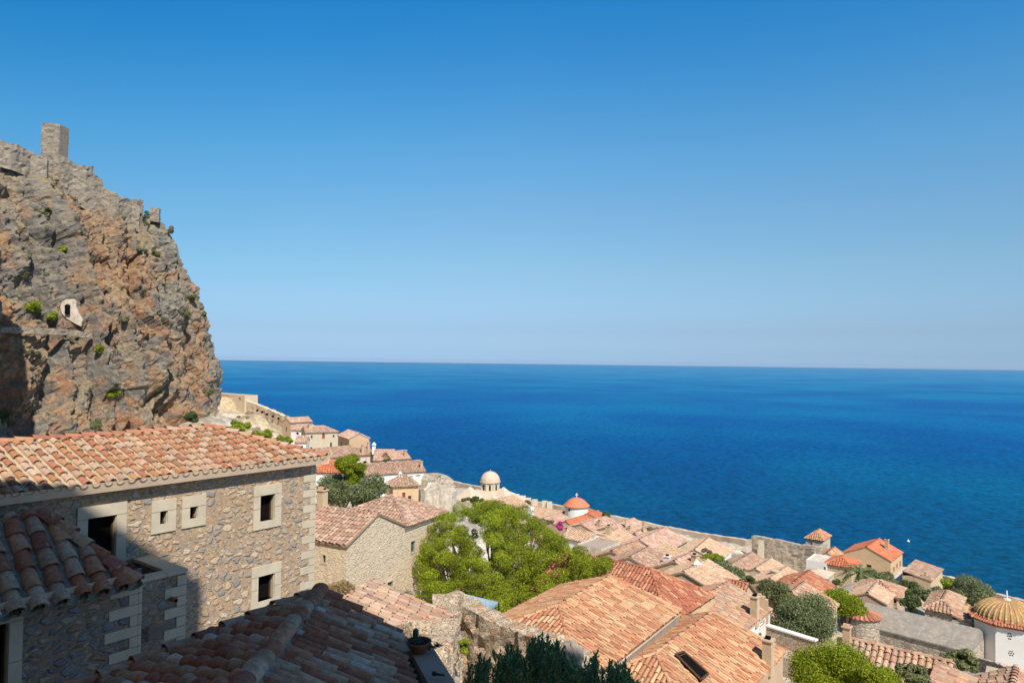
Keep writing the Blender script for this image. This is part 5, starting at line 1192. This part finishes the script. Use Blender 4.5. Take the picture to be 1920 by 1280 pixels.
# ============================================================ VEGETATION
def gz(x, y): return float(gheight([x], [y])[0])
PALG = {'pine': [(.28, .36, .012), (.35, .42, .018), (.17, .25, .012), (.41, .44, .028), (.25, .29, .035), (.14, .2, .015)],
        'olive': [(.23, .27, .13), (.17, .21, .09), (.29, .33, .18), (.12, .16, .065)],
        'dark': [(.1, .15, .05), (.13, .18, .06), (.08, .12, .045), (.17, .2, .08)],
        'shrub': [(.18, .22, .09), (.23, .26, .11), (.14, .17, .07), (.27, .27, .13)],
        'lime': [(.3, .38, .03), (.36, .43, .04), (.22, .29, .03)],
        'grey': [(.26, .24, .15), (.32, .29, .2), (.2, .19, .12)],
        'fol': [(.08, .2, .08), (.12, .26, .1), (.16, .32, .13), (.06, .14, .06)],
        'straw': [(.42, .3, .15), (.5, .38, .2), (.34, .23, .12), (.24, .19, .1)],
        'pinkf': [(.6, .07, .33), (.55, .05, .28), (.65, .14, .4)]}
def leaves(mb, blobs, n, size, pal, asp=.5, flat=.8, outb=1.0, cjit=.18, shell=.35):
    """scatter leaf faces through the volume of the blobs (cx,cy,cz,rx,rz)"""
    B = np.array(blobs, float); wt = B[:, 3]**2; idx = rng.choice(len(B), n, p=wt/wt.sum()); b = B[idx]
    D = rng.normal(size=(n, 3)); D /= np.linalg.norm(D, axis=1, keepdims=True); rr = rng.uniform(shell, 1.05, (n, 1))**.6
    lump = 1+.25*vnoise(D*2.2+idx[:, None]*3.3)[:, None]
    c = b[:, :3]+D*rr*lump*np.stack([b[:, 3], b[:, 3], b[:, 4]], 1)
    nr = D*outb+rng.normal(size=(n, 3))*.75+[0, 0, .25]; nr /= np.linalg.norm(nr, axis=1, keepdims=True)
    u = np.cross(nr, rng.normal(size=(n, 3))); u /= np.linalg.norm(u, axis=1, keepdims=True); v = np.cross(nr, u)
    s = size*rng.uniform(.6, 1.35, (n, 1)); V = np.stack([c-u*s, c-v*s*asp, c+u*s, c+v*s*asp], 1).reshape(-1, 3)
    blobc = rng.uniform(1-cjit, 1+cjit, (len(B), 1))[idx]; C = np.array(PALG[pal])[rng.integers(0, len(PALG[pal]), n)]*blobc*rng.uniform(.8, 1.2, (n, 1))
    mb.block(V, np.arange(4*n).reshape(n, 4), np.clip(C, .005, .8))
def plant(name, label, px, py, Y, rw_, rh_, pal, n=5000, size=.13, cat='shrub', group='trees and shrubs among the houses', nb=14, trunk=True, asp=.5, flatb=.75, center=None, cj=.18, ground=None):
    c = P(px, py, Y) if center is None else np.asarray(center, float); Rw = rw_*Y/F; Rh = rh_*Y/F
    zg = gz(c[0], c[1]) if ground is None else ground; zg = min(zg, c[2]-Rh*.9)
    root = thing(name, label, cat, (c[0], c[1], zg), group); org = np.array(root.location)
    blobs = []
    for k in range(nb):
        d = rng.normal(size=3); d /= np.linalg.norm(d); r_ = rng.uniform(.3, .72)
        br = min(Rw, Rh*1.3)*rng.uniform(.32, .5); blobs.append((c[0]+d[0]*Rw*r_, c[1]+d[1]*Rw*r_, c[2]+d[2]*Rh*r_, br, br*flatb))
    mb = MB(); leaves(mb, blobs, n, size, pal, asp, cjit=cj); mb.build('crown', M_leaf, root, org)
    if trunk:
        mb = MB(); tr = max(.05, Rw*.09); b0 = np.array([c[0], c[1], zg-.3]); mid = np.array([c[0]+Rw*.08, c[1], (zg+c[2])/2])
        mb.tube([b0, mid, c], [tr, tr*.75, tr*.4], 7)
        for bl in blobs[:8]: mb.tube([mid, (mid+np.array(bl[:3]))/2+[0, 0, .05], np.array(bl[:3])], [tr*.5, tr*.35, tr*.12], 5)
        mb.build('trunk', M_bark, root, org)
    return root
# --- the big umbrella pine
pcn = P(958, 1060, 47); ph = pcn[2]; root = thing('pine_tree', 'huge bright green umbrella pine in the middle of the town', 'pine tree', (pcn[0]-.5, pcn[1], gz(pcn[0], pcn[1])), 'trees and shrubs among the houses'); org = np.array(root.location)
outl = [(790, 1010), (808, 985), (840, 960), (880, 945), (925, 938), (965, 945), (1000, 970), (1040, 1000), (1075, 1025), (1110, 1040), (1138, 1052), (1140, 1062), (1100, 1080), (1060, 1098), (1010, 1125), (965, 1160), (945, 1150), (915, 1125), (870, 1105), (820, 1120), (790, 1095), (786, 1050)]
from math import atan2
OL = np.array(outl, float)
def inside(px, py, shrink=0):
    x, y = px, py; c = False; n = len(OL); j = n-1
    for i in range(n):
        xi, yi = OL[i]; xj, yj = OL[j]
        if (yi > y) != (yj > y) and x < (xj-xi)*(y-yi)/(yj-yi)+xi: c = not c
        j = i
    return c
blobs = []; tries = 0
gaps = [(893, 992, 14), (870, 975, 8), (905, 1015, 12), (915, 1040, 10), (975, 1055, 9), (1000, 1010, 8), (850, 1035, 8), (880, 1060, 7), (830, 1070, 8)]
while len(blobs) < 330 and tries < 14000:
    tries += 1; px = rng.uniform(785, 1142); py = rng.uniform(938, 1165)
    if not inside(px, py): continue
    if any((px-a)**2+(py-b)**2 < (r_+6)**2 for a, b, r_ in gaps): continue
    # crown surface: depth grows with height in the picture (a dome seen from above)
    tt = (py-938)/225; Y = 54-13*tt-max(0, px-1010)*.05+rng.normal(0, 1.0)
    edge = min(np.hypot(OL[:, 0]-px, OL[:, 1]-py)); br = rng.uniform(.38, .8)*(1 if edge > 14 else .8)
    p = P(px, py+3, Y)
    if any(np.linalg.norm(p-np.array(b[:3])) < .72*(br+b[3]) for b in blobs): continue
    blobs.append((p[0], p[1], p[2], br, br*.72))
low = [(b[0]+rng.normal(0, .6), b[1]+rng.normal(0, .6), b[2]-rng.uniform(1.2, 2.2), b[3]*.7, b[4]*.8) for b in blobs[::4]]
mb = MB(); leaves(mb, blobs, 260000, .05, 'pine', .38, cjit=.32, outb=1.1, shell=.6); leaves(mb, low, 16000, .085, 'pine', .35, cjit=.2); mb.build('crown', M_leaf, root, org)
mb = MB(); tb = np.array(org)-[0, 0, .3]; fork = np.array([pcn[0]-.8, pcn[1]+.2, ph-2.6]); mb.tube([tb, (tb+fork)/2+[.3, 0, 0], fork], [.42, .34, .3], 10)
mains = []
for a in np.arange(9)*2*math.pi/9+.3:
    e_ = fork+[3.2*math.cos(a), 3.2*math.sin(a), 1.0+rng.uniform(-.2, .5)]; m_ = (fork+e_)/2+[0, 0, rng.uniform(-.1, .4)]; mb.tube([fork, m_, e_], [.2, .14, .09], 7); mains.append(e_)
for b in blobs:
    p = np.array(b[:3]); e_ = min(mains, key=lambda q: np.linalg.norm(q-p)); m_ = (e_+p)/2+rng.normal(0, .15, 3)-[0, 0, .15]; 
    if np.linalg.norm(e_-p) < 4.2: mb.tube([e_, m_, p], [.06, .045, .02], 5)
mb.build('trunk', M_bark, root, org)
# --- other trees and shrubs
plant('pine_tree', 'small upright pine rising behind the grey-green olives on the left', 661, 880, 74, 34, 44, 'pine', 24000, .08, 'pine tree', nb=16, flatb=.6)
plant('olive_tree', 'broad olive beside the corner of the large stone house', 636, 922, 74, 50, 36, 'olive', 22000, .09, 'olive tree', nb=20)
plant('olive_tree', 'round olive right of the small pine', 688, 922, 72, 42, 38, 'olive', 20000, .09, 'olive tree', nb=18)
plant('shrub', 'bright green shrub row start just above the stone house ridge', 450, 800, 60, 36, 11, 'lime', 6000, .07, trunk=False, nb=20)
plant('shrub', 'bright green shrub spreading down behind the stone house hip', 492, 813, 58, 36, 12, 'lime', 6000, .07, trunk=False, nb=20)
plant('shrub', 'small bright green shrub at the end of the stone house hip', 530, 826, 56, 26, 11, 'lime', 4500, .07, trunk=False, nb=20)
plant('lime_shrub', 'flat-topped lime green tree next to the white seafront gable', 1333, 1050, 82, 34, 15, 'lime', 9000, .1, nb=12)
plant('olive_tree', 'rounded grey-green olive right of the cone-capped chimney', 1358, 1080, 70, 40, 30, 'olive', 20000, .085, 'olive tree', nb=20)
plant('cypress', 'thin dark cypress between tan roofs and white walled house', 1406, 1096, 58, 11, 28, 'dark', 6000, .09, 'cypress', nb=14)
plant('dark_bush', 'sparse dark tree above the tan ridged roof', 1193, 1026, 82, 17, 14, 'dark', 3500, .1, nb=9)
plant('seafront_bush', 'sparse oleander bush on the sea front paving', 1226, 993, 112, 15, 8, 'shrub', 3000, .14, nb=8)
plant('seafront_bush', 'round dark shrub right of the white round chapel', 1138, 965, 148, 10, 9, 'dark', 2500, .16, nb=8)
plant('battlement_bush', 'olive coloured bush in front of the battlements', 988, 941, 178, 10, 6, 'shrub', 2000, .18, nb=6, trunk=False)
plant('church_hedge', 'long dark hedge below the beige domed church', 888, 936, 160, 30, 8, 'dark', 5000, .18, nb=14, trunk=False)
plant('bougainvillea', 'magenta bougainvillea beside the bell gable', 1053, 985, 116, 11, 8, 'pinkf', 2500, .13, nb=8, trunk=False)
plant('hedge_tuft', 'low grey-green tuft between pine top and bougainvillea', 1030, 978, 125, 12, 5, 'grey', 1500, .14, nb=5, trunk=False)
plant('roof_hedge', 'small dark green hedge between two skyline roofs', 725, 863, 108, 10, 3, 'dark', 1200, .12, nb=5, trunk=False)
plant('olive_tree', 'large silvery olive in the middle of the lower right houses', 1508, 1160, 45, 64, 46, 'olive', 45000, .055, 'olive tree', nb=30)
plant('dark_tree', 'bushy dark green tree above the large olive', 1452, 1114, 57, 40, 26, 'shrub', 18000, .07, 'tree', nb=18)
plant('pine_tree', 'bright pine left of the grey apse', 1583, 1133, 60, 44, 34, 'pine', 26000, .07, 'pine tree', nb=26, flatb=.6)
plant('clipped_bush', 'small round dark bush left of two in front of the whitewashed house', 1548, 1091, 98, 7, 8, 'dark', 1500, .12, nb=6)
plant('clipped_bush', 'small round dark bush nearest the palm', 1567, 1091, 98, 9, 9, 'dark', 1800, .12, nb=6)
plant('creeper', 'green creeper on the wall beside a slim white pillar', 1505, 1083, 100, 13, 11, 'shrub', 2500, .13, nb=8, trunk=False)
plant('garden_shrub', 'wide shrub mass right of the palm below the red roof', 1648, 1084, 102, 38, 14, 'shrub', 8000, .14, nb=20, trunk=False)
plant('garden_shrub', 'dark shrub mass between striped roof and brown roof house', 1700, 1102, 92, 35, 14, 'dark', 8000, .13, nb=18, trunk=False)
plant('garden_shrub', 'olive toned shrub below the small brown roof house', 1745, 1113, 86, 28, 15, 'olive', 6000, .12, nb=14, trunk=False)
plant('garden_shrub', 'dark green shrub against the wall of the ribbed roof house', 1712, 1132, 78, 20, 18, 'dark', 5000, .1, nb=12, trunk=False)
plant('garden_shrub', 'mixed green bush left of the big round seaside tree', 1780, 1096, 92, 18, 15, 'lime', 4500, .12, nb=12)
plant('seaside_tree', 'big round grey-green tree against the sea left of the ribbed dome', 1820, 1108, 86, 44, 28, 'olive', 26000, .09, 'tree', nb=26)
plant('garden_shrub', 'dark shrub behind the ribbed roof near the dome', 1780, 1118, 80, 30, 10, 'shrub', 5000, .12, nb=12, trunk=False)
plant('lane_shrub', 'dark bush on the lane below the white octagonal church', 1802, 1236, 46, 46, 18, 'shrub', 9000, .09, nb=20, trunk=False)
plant('roof_shrub', 'dark bush growing over the heavy ribbed tiles', 1712, 1264, 35, 38, 18, 'shrub', 8000, .07, nb=16)
plant('pine_tree', 'bright lime green pine crown at the bottom edge', 1562, 1258, 28, 96, 56, 'pine', 80000, .035, 'pine tree', nb=50, flatb=.65)
plant('pine_tree', 'smaller lime green pine crown right of the bottom one', 1650, 1272, 26, 56, 32, 'pine', 30000, .035, 'pine tree', nb=22, flatb=.65)
plant('ruin_bush', 'small lime green bush inside the ruined walls', 872, 1208, 20.0, 13, 26, 'lime', 6000, .035, nb=8, trunk=False)
plant('ivy', 'brownish ivy under the left edge of the pine', 800, 1150, 33, 22, 20, 'grey', 5000, .07, nb=12, trunk=False)
plant('wall_tuft', 'pale dry bush by the wall of the white seafront gable', 1325, 1034, 98, 14, 7, 'grey', 1500, .12, nb=6, trunk=False)
plant('slope_bush', 'dark bush at the cliff foot behind the stone house', 355, 782, 108, 16, 12, 'dark', 3000, .13, nb=8, trunk=False)
plant('dry_grass', 'tall dry straw coloured reeds at the corner of the large stone house', 628, 1112, 24, 34, 26, 'straw', 9000, .1, 'dry grass', nb=16, trunk=False, asp=.12)
# cliff plants
for (px, py, rw_, rh_, pal, lab) in ((88, 395, 12, 16, 'shrub', 'green plant in the cleft below the rampart'), (62, 575, 26, 16, 'lime', 'broad prickly pear clump left of the cave chapel'), (98, 592, 18, 11, 'lime', 'prickly pear clump right beside the cave chapel'), (185, 655, 10, 14, 'lime', 'yellow-green cliff plant below the retaining wall'),
        (214, 738, 14, 12, 'lime', 'round yellow-green plant low on the cliff'), (172, 795, 22, 14, 'shrub', 'bush at the cliff foot above the house ridge'), (358, 556, 12, 9, 'shrub', 'bush on the upper nose of the cliff'), (350, 590, 10, 8, 'shrub', 'bush halfway down the nose of the cliff'), (380, 590, 8, 10, 'shrub', 'bush on the sea side of the cliff nose'),
        (118, 468, 10, 9, 'lime', 'small green plant high on the red rock'), (292, 478, 9, 12, 'shrub', 'green plant in the upper right gully'), (275, 405, 8, 10, 'shrub', 'plant under the small wall block'), (10, 780, 18, 22, 'dark', 'dark bush in the shade at the left cliff foot'), (40, 268, 36, 8, 'grey', 'brown dry scrub on top of the rampart'),
        (235, 372, 16, 5, 'straw', 'dry grass tuft on the cliff rim'), (385, 735, 22, 8, 'shrub', 'scrub at the foot of the cliff nose'), (320, 430, 10, 8, 'grey', 'dry scrub on the cliff shoulder'), (265, 470, 12, 8, 'grey', 'brown scrub patch high on the cliff'), (130, 640, 26, 8, 'grey', 'brown scrub below the retaining wall'), (60, 660, 22, 9, 'grey', 'brown scrub patch in the left cliff shade'), (230, 600, 14, 9, 'grey', 'dry scrub patch in the middle of the cliff')):
    h_ = hit(px, py) or hit(px, py+14)
    if not h_: continue
    p = h_[0]; plant('cliff_shrub', lab, px, py, p[1]-.6, rw_, rh_, pal, 1500, .2, group='plants growing on the cliff', nb=7, trunk=False, center=P(px, py, p[1]-.5), ground=P(px, py, p[1])[2]-rh_*p[1]/F)
# dull scrub rooted on the ledges of the cliff and on the slope below it
cand = np.where((pc_[:, 1] > 112) & (pc_[:, 2] > -12) & (fnz > .42) & (fnz < .97))[0]; pk = rng.choice(cand, 620)
bl = [(*(pc_[i]+[.25, -.25, .12]), r_, r_*.6) for i, r_ in zip(pk, rng.uniform(.2, .75, len(pk)))]
mb = MB(); leaves(mb, bl[:330], 26000, .13, 'grey', .4, cjit=.3); leaves(mb, bl[330:480], 12000, .13, 'olive', .4, cjit=.3); leaves(mb, bl[480:], 11000, .13, 'shrub', .4, cjit=.3)
o = stru(mb.build('cliff_scrub', M_leaf), 'stuff')
bl = []
while len(bl) < 260:
    x_, y_ = rng.uniform(-85, -38), rng.uniform(110, 205); z_ = gz(x_, y_); r_ = rng.uniform(.25, .7); bl.append((x_, y_, z_+.1, r_, r_*.6))
mb = MB(); leaves(mb, bl[:160], 14000, .13, 'grey', .4, cjit=.3); leaves(mb, bl[160:], 10000, .13, 'shrub', .4, cjit=.3)
stru(mb.build('slope_scrub', M_leaf), 'stuff')
# --- palm
pb = P(1612, 1074, 100); zg = gz(pb[0], pb[1]); root = thing('palm_tree', 'spreading palm in front of the red roofed seaside house', 'palm', (pb[0], pb[1], min(zg, pb[2]-2)), None); org = np.array(root.location)
mb = MB(); mb.tube([org, pb], [.35, .3], 8); mb.build('trunk', M_bark, root, org)
mb = MB()
for k in range(30):
    a = k*2.399; el = rng.uniform(.1, 1.2); d = np.array([math.cos(a), math.sin(a), 0]); Ln = 3.1; pr = pb; sd_ = np.array([-d[1], d[0], 0])
    for i in range(9):
        t = (i+1)/9; q = pb+d*Ln*t*math.cos(el*.6)+np.array([0, 0, Ln*(math.sin(el)*t-.75*t*t)])
        for s_ in (-1, 1):
            tip = q+sd_*s_*.45*(1-abs(t-.5))+d*.25-[0, 0, .12]; mb.add([pr, q, tip], [(0, 1, 2)], PALG['dark'][rng.integers(4)] if k % 4 else PALG['shrub'][0])
        pr = q
mb.build('fronds', M_leaf, root, org)
# --- oleander in the foreground
ob = P(1030, 1330, 9.0); root = thing('oleander', 'dark green leafy oleander tops at the bottom edge in shade', 'oleander', (ob[0], ob[1], -9), None); org = np.array(root.location)
mbl = MB(); mbs = MB()
outline = [(885, 1245), (900, 1222), (935, 1218), (955, 1205), (985, 1215), (1000, 1195), (1015, 1190), (1030, 1200), (1045, 1198), (1060, 1225), (1085, 1235), (1110, 1228), (1115, 1215), (1130, 1238), (1160, 1235), (1185, 1250), (1192, 1275)]
ox = np.array([p[0] for p in outline]); oy = np.array([p[1] for p in outline])
for k in range(330):
    px = rng.uniform(878, 1195); top = np.interp(px, ox, oy); py = top+abs(rng.normal(0, 34))+rng.uniform(0, 6); Y = rng.uniform(8.0, 10.2)-(py-top)*.006
    tip = P(px, py, Y); ln = rng.uniform(.35, .6); base = tip-np.array([rng.normal(0, .08), rng.normal(0, .08), ln]); mbs.tube([base, tip], [.006, .004], 4)
    n = 40; t = rng.uniform(.05, 1, n)**.8; c = base+(tip-base)*t[:, None]
    a = rng.uniform(0, 6.28, n); el = rng.uniform(.35, 1.25, n)*(.7+.4*t); D = np.stack([np.cos(a)*np.cos(el), np.sin(a)*np.cos(el), np.sin(el)], 1)
    S_ = np.cross(D, [0, 0, 1.]); S_ /= np.linalg.norm(S_, axis=1, keepdims=True)+1e-9; l_ = (.075*rng.uniform(.7, 1.25, n))[:, None]; wd = l_*.16
    V = np.stack([c, c+D*l_*.5+S_*wd, c+D*l_, c+D*l_*.5-S_*wd], 1).reshape(-1, 3)
    C = np.array(PALG['fol'])[rng.integers(0, 4, n)]*rng.uniform(.8, 1.3, (n, 1)); mbl.block(V, np.arange(4*n).reshape(n, 4), C)
mbl.build('leaves', M_leaf, root, org); mbs.build('stems', M_bark, root, org)
# grey boulder behind the oleander
bo = P(1070, 1222, 13.0); th_, ph_ = np.meshgrid(np.linspace(0, 2*math.pi, 25)[:-1], np.linspace(.05, math.pi-.05, 14)); D = np.stack([np.cos(th_)*np.sin(ph_), np.sin(th_)*np.sin(ph_), np.cos(ph_)], -1).reshape(-1, 3)
V = bo-[0, 0, .2]+D*np.array([.22, .28, .36])*(1+.3*fbm(D*2.2, 5))[:, None]; I = (np.arange(13)[:, None]*24+np.arange(24)[None]); J = (np.arange(13)[:, None]*24+(np.arange(24)+1)[None] % 24)
mb = MB(); mb.block(V, np.stack([I.ravel(), J.ravel(), J.ravel()+24, I.ravel()+24], 1), np.full((13*24, 3), .5)); mb.poly([V[i] for i in range(23, -1, -1)])
mb.box([bo[0]-.3, bo[1]-.1, -12], [.6, 0, 0], [0, .4, 0], [0, 0, bo[2]+11.6])
tag(mb.build('boulder', M_grey, None, tuple(bo-[0, 0, .6]), False), 'rounded grey stone on a wall end behind the oleander', 'boulder')

# ============================================================ AIR
mb = MB(); mb.box([-32000, -2500, SEA-2], [64000, 0, 0], [0, 29000, 0], [0, 0, -SEA+64])
mh = bpy.data.materials.new('haze'); mh.use_nodes = True; mh.node_tree.nodes.clear()
vo = mh.node_tree.nodes.new('ShaderNodeVolumePrincipled'); vo.inputs['Color'].default_value = (.7, .86, 1, 1); vo.inputs['Density'].default_value = 2.0e-5; vo.inputs['Anisotropy'].default_value = .2
mh.node_tree.links.new(vo.outputs[0], mh.node_tree.nodes.new('ShaderNodeOutputMaterial').inputs['Volume'])
stru(mb.build('haze', mh, None, (0, 0, 0)), 'stuff')
